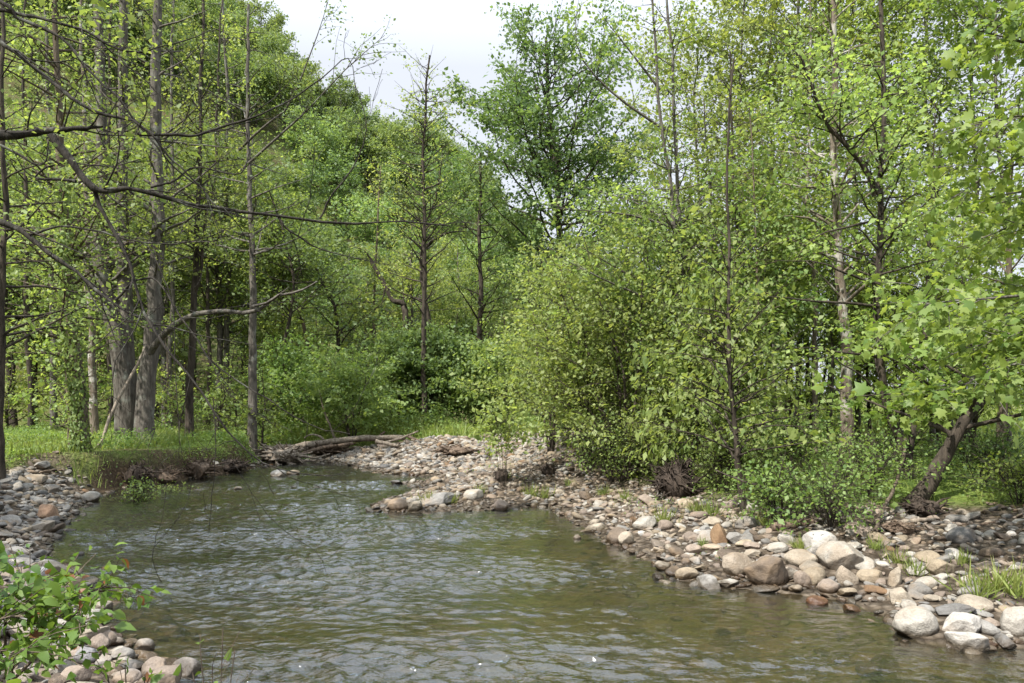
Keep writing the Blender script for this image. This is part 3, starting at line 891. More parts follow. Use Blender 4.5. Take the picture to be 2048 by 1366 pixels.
traced('tree', 'thick dark trunk curving up and away to the right from roots above the stones', 'tree',
       [(1822, 1008), (1862, 962), (1895, 905), (1918, 855), (1960, 800), (2010, 745), (2080, 640), (2150, 450), (2190, 200), (2210, -60)], 11.0, 31, 205, 'bark_dark', 'leaf_syc', top=0.3,
       limbs=[([(1905, 880, 11), (1880, 850, 11), (1845, 842, 10.9)], .02)], **dict(SY, t0=0.3, n1=44, L=1.9, leaf=0.11, tmpl=LOBE, lpm=18))
for i, (pts, w, Yd, bk, lb) in enumerate((
        ([(1634, 892), (1626, 720), (1616, 560), (1612, 400), (1608, 150), (1606, -60)], 12, 17.0, 'bark_pale', 'thin pale trunk standing close left of the pale brown trunk'),
        ([(1572, 886), (1580, 740), (1574, 600), (1566, 480), (1560, 300)], 17, 19.5, 'bark_brown', 'rough brown trunk two trunks left of the pale brown trunk'),
        ([(1550, 890), (1550, 760), (1545, 600), (1540, 400), (1530, 200)], 9, 18.0, 'bark_grey', 'thin grey stem just left of the rough brown trunk'),
        ([(1660, 888), (1661, 760), (1662, 640), (1664, 480)], 9, 18.0, 'bark_grey', 'thin grey stem just in front of the meadow left of the pale brown trunk'),
        ([(1740, 880), (1738, 780), (1730, 640), (1725, 450)], 8, 19.0, 'bark_dark', 'thin dark stem between the pale brown trunk and the kinked dark tree'),
        ([(1500, 900), (1496, 760), (1492, 600), (1478, 350), (1470, 100)], 13, 17.0, 'bark_dark', 'dark upright stem behind the crooked-footed sapling'),
        ([(1440, 896), (1446, 760), (1440, 600), (1425, 420), (1410, 200)], 11, 17.5, 'bark_grey', 'grey stem between the twin-stemmed tree and the crooked-footed sapling'),
        ([(1525, 906), (1520, 800), (1512, 660), (1505, 450), (1498, 200)], 9, 15.5, 'bark_brown', 'thin brown stem among the shrubs between the sapling and the grey stem'),
        ([(2000, 905), (2004, 820), (2010, 700), (2014, 500), (2020, 250)], 22, 13.5, 'bark_brown', 'brown upright trunk behind the big hanging leaves at the right'),
        ([(1880, 880), (1872, 740), (1860, 560), (1868, 420), (1872, 200)], 9, 17.0, 'bark_dark', 'thin dark stem behind the curving trunk'),
        ([(1905, 882), (1900, 760), (1895, 600), (1890, 420), (1895, 150)], 9, 18.5, 'bark_grey', 'thin grey stem farther back right of the curving trunk'))):
    traced('sapling', lb, 'sapling', pts, Yd, w, 220 + i, bk, ('leaf_bright', 'leaf_shrub', 'leaf_olive')[i % 3], **dict(SY, L=1.9, t0=0.42, n1=46, leaf=0.092))

# the sycamore just outside the right edge: lobed leaves hang in
traced('sycamore', 'near tree with big lobed bright green leaves hanging in at the right edge', 'tree',
       [(2330, 1050), (2320, 700), (2300, 400), (2280, 0), (2270, -300)], 8.6, 50, 240, 'bark_grey', 'leaf_syc', tmpl=LOBE,
       limbs=[([(2310, 560, 8.6), (2180, 560, 8.3), (2050, 590, 8.1), (1930, 600, 7.9), (1830, 610, 7.8)], .035), ([(2310, 700, 8.6), (2180, 660, 8.3), (2050, 660, 8.1), (1960, 690, 8)], .03),
              ([(2300, 420, 8.6), (2150, 350, 8.4), (2020, 330, 8.2), (1900, 400, 8.1)], .035), ([(2290, 200, 8.6), (2150, 120, 8.4), (2030, 80, 8.3), (1950, 60, 8.2)], .035),
              ([(2320, 700, 8.6), (2200, 700, 8.3), (2080, 720, 8.0), (1980, 740, 7.8), (1880, 780, 7.7)], .03), ([(2320, 640, 8.6), (2180, 620, 8.5), (2050, 620, 8.4), (1980, 640, 8.3)], .03),
              ([(2300, 300, 8.6), (2180, 250, 8.2), (2060, 230, 7.9), (1960, 250, 7.7)], .03), ([(2290, 60, 8.6), (2180, -10, 8.3), (2060, -30, 8.1)], .03),
              ([(2310, 500, 8.6), (2200, 450, 8.9), (2090, 430, 9.2), (1980, 470, 9.4), (1900, 500, 9.6)], .03)],
       n1=44, t0=0.22, L=2.2, az=(math.pi, 0.8), e0=(-5, 40), de=(-30, 0), n2=5.6, lpm=34, leaf=0.086, lsp=.22, jit=0.11, droop=0.35, l2=(0.25, 0.5), flat=0.8)

# leafy young trees and shrubs that lean over the gravel bar
SB = dict(parts=('stems', 'foliage'), n1=42, t0=0.10, L=2.4, e0=(5, 65), de=(-35, 5), n2=3.2, lpm=27, leaf=0.082, jit=0.12, flare=0.1)
def shrub(label, px, Yd, h, w, seed, leafm, name='shrub', tmpl=LEAF4, group=None, lean=0.0, thin=1.0, **kw):
    x = (px - CX) / F * Yd
    b = np.array([x, Yd, ground_at(x, Yd) - 0.05])
    g = np.random.default_rng(seed)
    top = b + np.array([lean * h, 0, h])
    st = []
    for _ in range(4):
        a = g.uniform(0, 6.28)
        st.append(([b + (0.06 * math.cos(a), 0.06 * math.sin(a), 0), b + (0.3 * w * math.cos(a) + lean * h * .4, 0.3 * w * math.sin(a), 0.55 * h), b + (0.5 * w * math.cos(a) + lean * h * .8, 0.5 * w * math.sin(a), 0.92 * h)], (0.010 + 0.004 * h) * thin, 0.005 * thin))
    k = dict(SB)
    k.update(L=w * 1.12)
    k.update(kw)
    return tree(name, label, 'shrub' if name == 'shrub' else 'young tree', b, [b, b + (0.03, 0.02, h * .4), b + (lean * h * .5, 0, h * .7), top], (0.013 + 0.0045 * h) * thin, 0.005 * thin, seed, 'bark_dark', leafm, tmpl, group=group, stems=st, **k)

shrub('broad yellow-green young tree leaning left over the middle of the gravel bar', 1250, 16.0, 5.6, 2.5, 301, 'leaf_bright', 'young_tree', lean=-0.16)
shrub('lower yellow-green shrub on the gravel bar between the white stones and the twin-stemmed tree', 1180, 17.5, 3.9, 1.9, 302, 'leaf_bright', 'young_tree', lean=-0.1)
shrub('tall bushy yellow-green young tree just left of the twin-stemmed tree', 1330, 16.8, 6.4, 2.2, 303, 'leaf_bright', 'young_tree', lean=-0.1)
shrub('leafy yellow-green young tree wrapped round the foot of the twin-stemmed tree', 1420, 15.6, 3.6, 1.6, 304, 'leaf_bright', 'young_tree', lean=-0.1)
shrub('tall loose young tree with fresh leaves rising behind the crooked-footed sapling', 1500, 18.5, 6.4, 2.0, 305, 'leaf_bright', 'young_tree', n1=44, t0=.3)
shrub('fresh green young tree spreading beyond the left end of the saplings', 1100, 19.5, 5.6, 2.1, 306, 'leaf_olive', 'young_tree', lean=-0.05)
shrub('tall airy young tree filling the gap behind the thin pale trunk', 1620, 20.5, 7.2, 2.1, 307, 'leaf_bright', 'young_tree', n1=44, t0=.3)
shrub('tall airy young tree behind the kinked dark tree', 1790, 18.5, 6.2, 2.0, 308, 'leaf_syc', 'young_tree', n1=60)
shrub('bright young tree behind the curving trunk at the right', 1930, 16.0, 5.6, 1.9, 309, 'leaf_syc', 'young_tree', n1=60, lpm=26)
shrub('narrow-leaved young tree with drooping sprays beside the twin stems', 1440, 14.6, 4.3, 1.5, 310, 'leaf_shrub', 'young_tree', tmpl=LEAFN, leaf=0.14, droop=0.8)
for i, (px, Yd, h, lm, lb) in enumerate((
        (1475, 21.0, 10.5, 'leaf_bright', 'tall airy young tree filling the sky between the sapling and the twin-stemmed tree'),
        (1545, 22.5, 11.5, 'leaf_bright', 'tall airy tree with its top over the rough brown trunk'),
        (1590, 19.0, 10.0, 'leaf_olive', 'tall olive young tree reaching above the rough brown trunk'),
        (1655, 21.5, 11.5, 'leaf_bright', 'tall yellow-green tree directly behind the pale brown trunk'),
        (1715, 20.0, 11.0, 'leaf_syc', 'tall fresh green tree between the pale brown trunk and the fork'),
        (1800, 21.5, 11.0, 'leaf_bright', 'tall yellow-green tree behind the right arm of the fork'),
        (1865, 19.5, 10.5, 'leaf_syc', 'tall fresh green tree just left of the hanging lobed leaves'),
        (1940, 18.5, 10.0, 'leaf_bright', 'tall tree seen through the upper hanging lobed leaves'),
        (2015, 18.0, 10.0, 'leaf_syc', 'tall tree at the upper right corner behind the lobed leaves'),
        (1415, 23.0, 9.5, 'leaf_olive', 'tall thin olive tree just right of the twin stems'))):
    h += 3.2
    x = (px - CX) / F * Yd
    b_ = np.array([x, Yd, ground_at(x, Yd) - .1])
    tree('young_tree', lb, 'young tree', b_, [b_, b_ + (.1, 0, h * .35), b_ + (-.12, 0, h * .7), b_ + (0, 0, h)], .075, .015, 380 + i, 'bark_grey', lm,
         **dict(SY, n1=62, t0=.40, L=2.4, leaf=.10, lpm=22, prof=lambda t: 0.35 + 0.8 * math.sin(math.pi * min(1, max(0, (t - .2) / .9)))))
shrub('slender upright seedling growing among stones left of the brown root clumps', 1008, 15.8, 1.9, 0.6, 311, 'leaf_bright', 'young_tree', n1=18, lpm=60, leaf=0.085, t0=.35, thin=.35)
for i, (px, Yd, h, w, lm, lb) in enumerate((
        (1440, 13.4, 1.2, 0.9, 'leaf_shrub', 'low green shrub just right of the big root clump'),
        (1560, 10.3, 0.9, 0.9, 'leaf_shrub', 'tangled low shrub leaning over the dead sticks near the stones'),
        (1660, 9.9, 0.95, 1.0, 'leaf_shrub', 'dense fine-leaved green shrub above the pale boulder'),
        (1720, 11.2, 1.1, 1.1, 'leaf_shrub', 'green shrub between the pale trunk and the curving trunk'),
        (1600, 12.8, 1.6, 1.1, 'leaf_shrub', 'rounded green shrub at the foot of the thin pale trunk'),
        (1480, 13.4, 1.5, 1.0, 'leaf_bright', 'yellow-green shrub at the foot of the dark upright stem'),
        (1790, 13.6, 1.2, 1.0, 'leaf_shrub', 'green shrub behind the foot of the kinked dark tree'),
        (1960, 12.0, 0.9, 1.0, 'leaf_dark', 'dark low shrub right of the curving trunk'),
        (2040, 10.4, 0.8, 0.8, 'leaf_syc', 'small bright shrub on the stones at the right edge'),
        (1265, 16.4, 0.8, 0.8, 'leaf_shrub', 'low green shrub between the two brown root clumps'),
        (1222, 16.2, 1.9, 1.2, 'leaf_bright', 'low yellow-green shrub spreading over the bar in front of the leaning young tree'),
        (1325, 15.2, 1.8, 1.1, 'leaf_bright', 'low yellow-green shrub just behind the big root clump, left of the narrow-leaved tree'),
        (1200, 19.0, 1.3, 1.2, 'leaf_shrub', 'low shrub at the back of the gravel bar under the leaning young tree'),
        (270, 15.6, 0.85, 0.45, 'leaf_shrub', 'small upright leafy shrub on the cut bank in front of the double-stemmed tree'),
        (345, 17.0, 0.6, 0.5, 'leaf_shrub', 'little shrub hanging over the cut bank right of the upright shrub'))):
    shrub(lb, px, Yd, h * .72, w * .8, 330 + i, lm, n1=34, leaf=0.05, lpm=(24, 34, 28)[i % 3], jit=0.09, n2=5, e0=(0, 75))

# bright layered tree and dark bush in the middle of the wood's edge
shrub('bright green understory tree with flat layered sprays behind the driftwood log', 705, 27.4, 3.6, 2.0, 350, 'leaf_bright', 'understory_tree', e0=(0, 35), de=(-15, 5), leaf=0.12, lpm=26)
shrub('bright green understory tree on the left behind the log, beside the clean-trunked tree', 600, 28.5, 3.8, 1.8, 351, 'leaf_shrub', 'understory_tree', leaf=0.12, lpm=26)
shrub('dark green wide bush at the foot of the tall slender tree', 880, 31.5, 4.2, 2.6, 352, 'leaf_dark', 'understory_tree', leaf=0.13, lpm=30, n1=70)
shrub('mid green bush to the right of the wide bush', 985, 30.5, 3.6, 2.2, 353, 'leaf_mid', 'understory_tree', leaf=0.13, lpm=30, n1=60)
shrub('mid green understory tree between the layered tree and the tall slender tree', 790, 31.0, 4.6, 2.0, 354, 'leaf_mid', 'understory_tree', leaf=0.13, lpm=26)

# ------------------------------------------------------------------ the wood behind: a few kinds, copied
def proto(name, seed, h, r0, L, leafm, bark, **kw):
    k = dict(n1=60, t0=0.25, L=L, e0=(0, 50), de=(-5, 25), n2=2.4, lpm=24, leaf=0.15, jit=0.2, sides=8)
    k.update(kw)
    return tree(name, 'x', 'tree', (0, 0, 0), [(0, 0, -0.3), (0.1, 0, h * .3), (-0.1, 0.15, h * .6), (0.1, 0, h)], r0, r0 * .2, seed, bark, leafm, **k)

oval = lambda t: 0.25 + 0.9 * math.sin(math.pi * min(1, max(0, (t - .15) / .88)))
PR = [
    (proto('forest_tree', 401, 13, .17, 3.6, 'leaf_mid', 'bark_dark', prof=oval), 'mid green'),
    (proto('forest_tree', 402, 15, .20, 3.4, 'leaf_olive', 'bark_grey', prof=oval, lpm=20), 'yellow-green'),
    (proto('forest_tree', 403, 11, .14, 3.2, 'leaf_dark', 'bark_dark', prof=oval), 'dark green'),
    (proto('forest_tree', 404, 9, .10, 2.6, 'leaf_olive', 'bark_brown', t0=.15), 'olive green'),
]
UN = [
    (proto('understory_tree', 411, 4.2, .06, 1.8, 'leaf_bright', 'bark_dark', t0=.08, n1=50, leaf=0.115, lpm=30, jit=.13), 'fresh green'),
    (proto('understory_tree', 412, 3.4, .05, 1.7, 'leaf_shrub', 'bark_dark', t0=.06, n1=50, leaf=0.115, lpm=30, jit=.13), 'mid green'),
    (proto('understory_tree', 413, 4.8, .06, 1.7, 'leaf_bright', 'bark_brown', t0=.12, n1=50, leaf=0.11, lpm=26, jit=.13, e0=(-5, 25)), 'yellow-green layered'),
]
HI = [
    (proto('hillside_tree', 421, 11, .16, 4.3, 'leaf_hill', 'bark_dark', n1=44, prof=oval, leaf=0.33, lpm=15, jit=.34, n2=2.2, t0=.2), ''),
    (proto('hillside_tree', 422, 13, .18, 4.3, 'leaf_hill', 'bark_grey', n1=44, prof=oval, leaf=0.34, lpm=15, jit=.34, n2=2.2, t0=.25), ''),
    (proto('hillside_tree', 423, 9, .14, 4.3, 'leaf_dark', 'bark_dark', n1=40, prof=oval, leaf=0.33, lpm=15, jit=.34, n2=2.2, t0=.15), ''),
]
first = {}
def put(p, x, y, sc, rz, label, group, cat=None):
    loc = (x, y, ground_at(x, y) - 0.1)
    if p.name not in first:
        first[p.name] = 1
        r = p
        r.location, r.rotation_euler, r.scale = loc, (0, 0, rz), (sc, sc, sc)
        r['label'], r['group'] = label, group
    else:
        r = dup(p, loc, rz, sc, label, group)
    if cat: r['category'] = cat
    return r

ORD = 'first second third fourth fifth sixth seventh eighth ninth tenth eleventh twelfth thirteenth fourteenth fifteenth'.split()
g = np.random.default_rng(77)
def scatter(plist, pxs, Ys, scs, place, group, cat=None):
    todo = {}
    for px, Yd, sc in zip(pxs, Ys, scs):
        p, ad = plist[int(g.integers(0, len(plist)))]
        todo.setdefault((p.name, ad), []).append(((px - CX) / F * Yd, Yd, sc, px, p))
    for (_, ad), rows in todo.items():
        rows.sort(key=lambda r: r[3])
        for j, (x, y, sc, px, p) in enumerate(rows):
            if len(rows) == 1: lb = f'the only {ad} tree {place}'
            else: lb = f'{ORD[j]} from the left of the {ad} trees {place}'
            put(p, x, y, sc, g.uniform(0, 6.28), lb, group, cat)

def row(a, b, n, Y0, Y1, s0, s1):
    px = np.linspace(a, b, n) + g.uniform(-.4, .4, n) * (b - a) / n
    return px, g.uniform(Y0, Y1, n), g.uniform(s0, s1, n)

scatter(PR, *row(-40, 560, 11, 30, 37, .85, 1.15), 'in the wood behind the grassy bank', 'trees in the wood behind the grassy bank')
scatter(PR[:3], *row(-60, 560, 9, 40, 50, .9, 1.2), 'deep in the left wood', 'trees deeper in the wood on the left')
scatter(PR, *row(540, 1010, 10, 34, 42, .5, .74), 'straight behind the driftwood log', 'trees behind the driftwood log')
scatter(PR[:3], *row(500, 1060, 10, 45, 54, .5, .75), 'at the foot of the hill', 'trees at the foot of the hill')
scatter(PR, *row(1160, 1560, 6, 27, 40, .65, .85), 'behind the leaning saplings', 'trees behind the leaning saplings')
scatter(PR[:3], *row(1180, 2100, 12, 52, 66, .6, .85), 'along the far edge of the meadow', 'trees along the far edge of the meadow')
scatter(UN, *row(-20, 540, 11, 25.5, 29, .7, 1.1), 'low under the left-bank trees', 'understory trees on the left', 'small tree')
scatter(UN, *row(540, 1080, 8, 30, 35, .8, 1.2), 'low behind the far stones', 'understory trees behind the far stones', 'small tree')
scatter(UN, *row(1120, 1720, 7, 20.5, 26, .7, 1.1), 'low behind the right-bank stems', 'understory trees on the right', 'small tree')
scatter(UN, *row(1150, 2080, 10, 40, 50, .8, 1.2), 'low beyond the meadow', 'understory trees beyond the meadow', 'small tree')

# the wooded hillside
hp = []
g = np.random.default_rng(91)
for Yr in np.linspace(66, 128, 12):
    step = 3.7 + 0.008 * Yr
    for u in np.arange(-0.80, 0.24, step / Yr):
        uu = u + g.uniform(-.4, .4) * step / Yr
        rr = Yr + g.uniform(-3, 3)
        if uu > -0.66 and (uu > -0.40 or int(Yr) % 2 == 0):
            hp.append((uu * rr / math.hypot(1, uu), rr / math.hypot(1, uu)))
for j, (x, y) in enumerate(hp):
    k_ = int(g.integers(0, 3))
    put(HI[k_][0], x, y, g.uniform(.52, .86), g.uniform(0, 6.28), ('leafy green tree among the many covering the steep hillside behind the creek',
        'leafy green tree among the many covering the steep hillside behind the creek', 'darker green tree among the many covering the steep hillside behind the creek')[k_], 
        'dark trees on the hillside' if k_ == 2 else 'trees on the hillside')

# ------------------------------------------------------------------ stones
import bmesh
def ico(n):
    bm = bmesh.new()
    bmesh.ops.create_icosphere(bm, subdivisions=n, radius=1)
    V = np.array([v.co[:] for v in bm.verts])
    Fc = np.array([[v.index for v in f.verts] for f in bm.faces])
    bm.free()
    return V, Fc
ICO = {n: ico(n) for n in (2, 3, 4, 5)}

def stone_shape(n, seed, planes=5, lump=0.13):
    V, Fc = ICO[n]
    g = np.random.default_rng(seed)
    P = V * (1 + lump * wob(V, 1.6, seed) + 0.045 * wob(V, 4.0, seed + 1))[:, None]
    for _ in range(planes):
        d = unit(g.normal(size=3) * np.array([1, 1, .8]))
        c = g.uniform(0.55, 0.85)
        ex = P @ d - c
        P = P - d * (np.maximum(ex, 0) * 0.88)[:, None]
    P = P * (1 + 0.018 * wob(V, 9.0, seed + 2) + 0.008 * wob(V, 22.0, seed + 3))[:, None]
    P -= (P.max(0) + P.min(0)) / 2
    return P / ((P.max(0) - P.min(0)) / 2), Fc

def tri_mesh(name, V, Fc, **kw):
    return mesh(name, V, Fc.ravel(), np.arange(len(Fc)) * 3, **kw)

ROUND = [tri_mesh('rock', *stone_shape(4, 500 + i, 3 + i % 3, 0.10)) for i in range(9)]
ANGLE = [tri_mesh('rock', *stone_shape(5, 540 + i, 11, 0.12)) for i in range(7)]
for m_ in ROUND + ANGLE: m_.materials.append(M['rock'])

PALE, GREY, DGREY, TAN, BROWN, PINK, RUST, BUFF, WHITE = ((.45, .42, .365), (.30, .285, .26), (.185, .178, .168), (.36, .295, .21), (.20, .155, .115), (.31, .25, .20), (.25, .155, .085), (.40, .345, .27), (.55, .52, .47))
placed = []
def rock(px, py, wpx, hpx, colour, label, ang=False, k=0, tilt=(0, 0), rz=None, group=None, sink=0.22, depth=0.85):
    x, y, z = G(px, py)
    q_ = .84 if px < 420 and py > 1290 else .93
    w, h = q_ * wpx / F * y, q_ * hpx / F * y
    me = (ANGLE if ang else ROUND)[k % (7 if ang else 9)]
    o = obj('rock', me, None)
    y += w * depth * 0.4
    o.location = (x, y, max(z, -0.02) + h * (0.5 - sink))
    o.scale = (w / 2, w * depth / 2, h / 2 * (1 + sink))
    o.rotation_euler = (R(tilt[0]), R(tilt[1]), R(rz if rz is not None else (k * 47) % 40 - 20))
    o.color = (*[c * .67 for c in colour], 1)
    placed.append((x, y, w / 2))
    return tag(o, label, 'rock', group)

for a in (
    (1697, 1145, 104, 68, PALE, 'biggest pale grey boulder, blocky and facing the creek on the right bank', True, 0, (6, -4)),
    (1652, 1108, 76, 52, WHITE, 'whitish boulder lying behind the biggest pale grey boulder', False, 1, (0, -8)),
    (1545, 1176, 92, 66, BROWN, 'dark brown angular boulder at the water edge, overhanging a thin flat slab', True, 2, (-14, -18)),
    (1482, 1153, 72, 50, (.34, .285, .22), 'smooth tan grey block-shaped stone left of the dark brown boulder', True, 3, (0, 10)),
    (1612, 1136, 76, 36, BUFF, 'long low buff stone just left of the biggest pale boulder', False, 4, (0, 3)),
    (1442, 1092, 36, 48, RUST, 'rusty brown stone standing upright among pale ones', True, 1, (0, -24)),
    (1474, 1088, 40, 26, GREY, 'light grey stone leaning beside the rusty upright stone', True, 4, (0, 12)),
    (1846, 1276, 92, 62, PALE, 'smooth pale boulder standing in the shallow water at the right', False, 2, (0, -14)),
    (1938, 1274, 92, 50, WHITE, 'pale tilted slab-like boulder next to the smooth boulder in the shallows', True, 5, (0, -30)),
    (2044, 1274, 64, 66, PALE, 'rounded pale boulder cut by the right edge of the picture', False, 5, (0, 0)),
    (1812, 1208, 50, 34, BUFF, 'squarish buff stone behind the smooth boulder in the shallows', True, 6, (0, 4)),
    (1962, 1225, 76, 34, BUFF, 'flat-topped buff stone behind the tilted slab', False, 6, (0, 0)),
    (1865, 1126, 54, 26, TAN, 'orange tan flat stone behind the low green plants', False, 7, (0, 0)),
    (1914, 1122, 38, 26, WHITE, 'whitish pointed stone right of the orange tan stone', True, 3, (0, 10)),
    (1890, 1152, 56, 36, TAN, 'tan wedge-shaped stone below the orange tan stone', True, 0, (0, -16)),
    (1935, 1088, 64, 36, DGREY, 'dark grey rounded stone lying back near the roots of the curving trunk', False, 8, (0, 0)),
    (1378, 1160, 52, 26, TAN, 'low tan stone at the waterline left of the tan grey block', False, 0, (0, 0)),
    (1538, 1187, 60, 12, GREY, 'thin flat grey slab under the dark brown boulder', False, 1, (0, -5)),
    (1462, 1178, 48, 20, PALE, 'flat pale stone at the waterline below the tan grey block', True, 2, (0, -8)),
    (1508, 1115, 34, 18, BUFF, 'small light buff stone in the gravel above the dark brown boulder', True, 4, (0, 0)),
    (1560, 1106, 48, 22, PALE, 'flat pale stone in the gravel above the long low buff stone', False, 2, (0, -6)),
    (1390, 1112, 36, 24, PINK, 'rounded pinkish stone left of the rusty upright stone', False, 3, (0, 0)),
    (1700, 1170, 44, 44, (.36, .30, .23), 'brownish stone leaning against the front of the biggest pale boulder', True, 6, (0, -20)),
    (1748, 1166, 60, 28, TAN, 'long tan stone to the right of the biggest pale boulder', False, 5, (0, 4)),
    (1735, 1142, 48, 30, PALE, 'pale rounded stone touching the right side of the biggest pale boulder', False, 7, (0, 0)),
    (1640, 1212, 46, 20, (.36, .20, .12), 'reddish flat stone lying in the water edge', False, 6, (0, 0)),
    (1610, 1176, 34, 40, PINK, 'pink slender stone standing at the water edge right of the dark brown boulder', False, 0, (0, -34)),
    (1663, 1188, 46, 30, PINK, 'rounded pinkish stone at the waterline below the biggest boulder', False, 4, (0, 0)),
    (1795, 1172, 30, 46, BUFF, 'buff stone set on end beside the low green plants', True, 5, (0, 12)),
    (868, 1012, 82, 26, GREY, 'long grey slab lying on the tip of the gravel bar', True, 1, (0, -8)),
    (793, 1022, 44, 28, (.30, .235, .175), 'rounded brown stone at the tip of the gravel bar beside the grey slab', False, 2, (0, 0)),
    (828, 1024, 36, 24, (.36, .32, .25), 'leaning pale brown stone between the rounded brown stone and the grey slab', True, 4, (0, -22)),
    (946, 1000, 44, 24, PALE, 'pale rounded stone on the gravel bar right of the grey slab', False, 5, (0, 0)),
    (1002, 1022, 34, 26, PINK, 'pinkish stone at the back of the quiet pool', False, 6, (0, 0)),
    (1292, 1060, 52, 28, PALE, 'pale smooth slab on the bar above the quiet pool', False, 8, (0, -6)),
    (1238, 1088, 50, 34, BROWN, 'dark brown slab tilting into the quiet pool', True, 3, (0, -28)),
    (1334, 1060, 34, 22, PINK, 'rounded pinkish stone right of the pale smooth slab', False, 1, (0, 0)),
    (1255, 1092, 34, 32, BUFF, 'buff stone leaning on the dark brown slab at the quiet pool', False, 3, (0, -25)),
    (1155, 1080, 17, 11, WHITE, 'small white stone alone in the quiet pool', False, 4, (0, 0)),
    (553, 954, 34, 17, WHITE, 'pale stone in midstream, left one of the two at the far riffle', False, 7, (0, 0)),
    (583, 951, 28, 12, TAN, 'tan stone in midstream, right beside the pale one at the far riffle', False, 8, (0, 0)),
    (474, 980, 18, 8, WHITE, 'small white stone in the current near the cut bank', False, 0, (0, 0)),
    (587, 978, 12, 7, DGREY, 'small dark stone in the current, left of the other dark one', False, 3, (0, 0)),
    (632, 978, 16, 5, DGREY, 'flat dark stone in the current, right of the other dark one', False, 4, (0, 0)),
    (792, 970, 26, 11, DGREY, 'dark flat stone at the inlet behind the bar tip', True, 2, (0, 0)),
    (677, 905, 20, 17, WHITE, 'round pale stone under the long driftwood log', False, 1, (0, 0)),
    (215, 1143, 44, 10, (.36, .22, .14), 'flat reddish brown stone just breaking the water near the red-tipped leaves', False, 6, (0, 0)),
    (68, 1176, 58, 46, (.29, .29, .30), 'bluish grey round boulder above the leafy bush', False, 5, (0, 0)),
    (132, 1184, 48, 34, TAN, 'tan stone in the water edge above the leafy bush', True, 1, (0, 0)),
    (112, 1186, 34, 24, PINK, 'pinkish stone beside the tan stone above the leafy bush', False, 2, (0, 0)),
    (88, 1040, 52, 36, (.40, .26, .17), 'long orange-brown stone lying slantwise on the left bank', True, 5, (0, 32)),
    (172, 1004, 40, 24, PALE, 'pale stone lowest at the left waterline by the cut bank', False, 8, (0, 0)),
    (283, 1306, 48, 30, GREY, 'smooth grey stone at the water edge under the leafy bush', False, 0, (0, 10)),
    (300, 1366, 62, 56, (.33, .27, .22), 'long pinkish brown stone pointing at the water in the near left corner', False, 4, (0, 22)),
    (364, 1356, 66, 44, (.29, .26, .23), 'grey brown stone furthest into the water in the near left corner', False, 7, (0, 18)),
    (240, 1328, 54, 34, GREY, 'speckled grey stone left of the smooth grey stone under the bush', False, 3, (0, 0)),
    (190, 1300, 56, 36, PINK, 'pinkish stone half under the leafy bush', False, 6, (0, 20)),
    (222, 1345, 58, 22, TAN, 'flat tan stone below the speckled grey stone', False, 8, (0, 6)),
    (165, 1330, 60, 40, (.30, .29, .29), 'grey rounded stone nearest below the leafy bush', False, 1, (0, 24)),
    (245, 1374, 66, 36, (.34, .29, .25), 'brownish grey stone at the bottom of the picture in the near left corner', False, 2, (0, 0)),
    (140, 1372, 70, 44, PINK, 'pinkish grey stone lowest in the near left corner', False, 5, (0, 0)),
):
    rock(*a)

g = np.random.default_rng(303)
N = 108000
u = g.uniform(-0.82, 0.95, N)
Yc = 4.0 + 25.0 * g.random(N) ** 1.0
Xc = u * Yc
keep = g.random(N) < Yc / 29
Xc, Yc = Xc[keep], Yc[keep]
Dc = water_dist(Xc, Yc)
Gc = gravel_w(Xc, Yc, Dc)
ok = (Dc > -0.9) & (g.random(len(Xc)) < Gc ** 2) & ((Dc > -0.12) | (g.random(len(Xc)) < 0.22))
Xc, Yc, Dc = Xc[ok], Yc[ok], Dc[ok]
Zc = land(Xc, Yc)
uc = Xc / Yc
left = (uc < -0.3) & (Yc < 17.5)
farb = (Yc > 19.5)
rad = 0.040 * np.exp(g.normal(0, 0.45, len(Xc)))
rad *= np.where(left, 1.25, 1.0) * np.where(farb, 1.35, 1.0) * np.where(Yc < 8, 0.95, 1)
rad = np.clip(rad, 0.018, 0.15)
cols = np.array([PALE, GREY, DGREY, TAN, BROWN, PINK, RUST, BUFF, WHITE])
pw = np.where(left[:, None], np.array([.14, .38, .12, .10, .06, .11, .01, .07, .01]), np.where(farb[:, None], np.array([.26, .14, .04, .12, .05, .14, .02, .18, .05]), np.array([.18, .20, .08, .13, .13, .15, .010, .11, .015])))
pw = pw / pw.sum(1, keepdims=True)
ci = (pw.cumsum(1) < g.random(len(Xc))[:, None]).sum(1).clip(0, 8)
order = np.argsort(-rad / Yc)
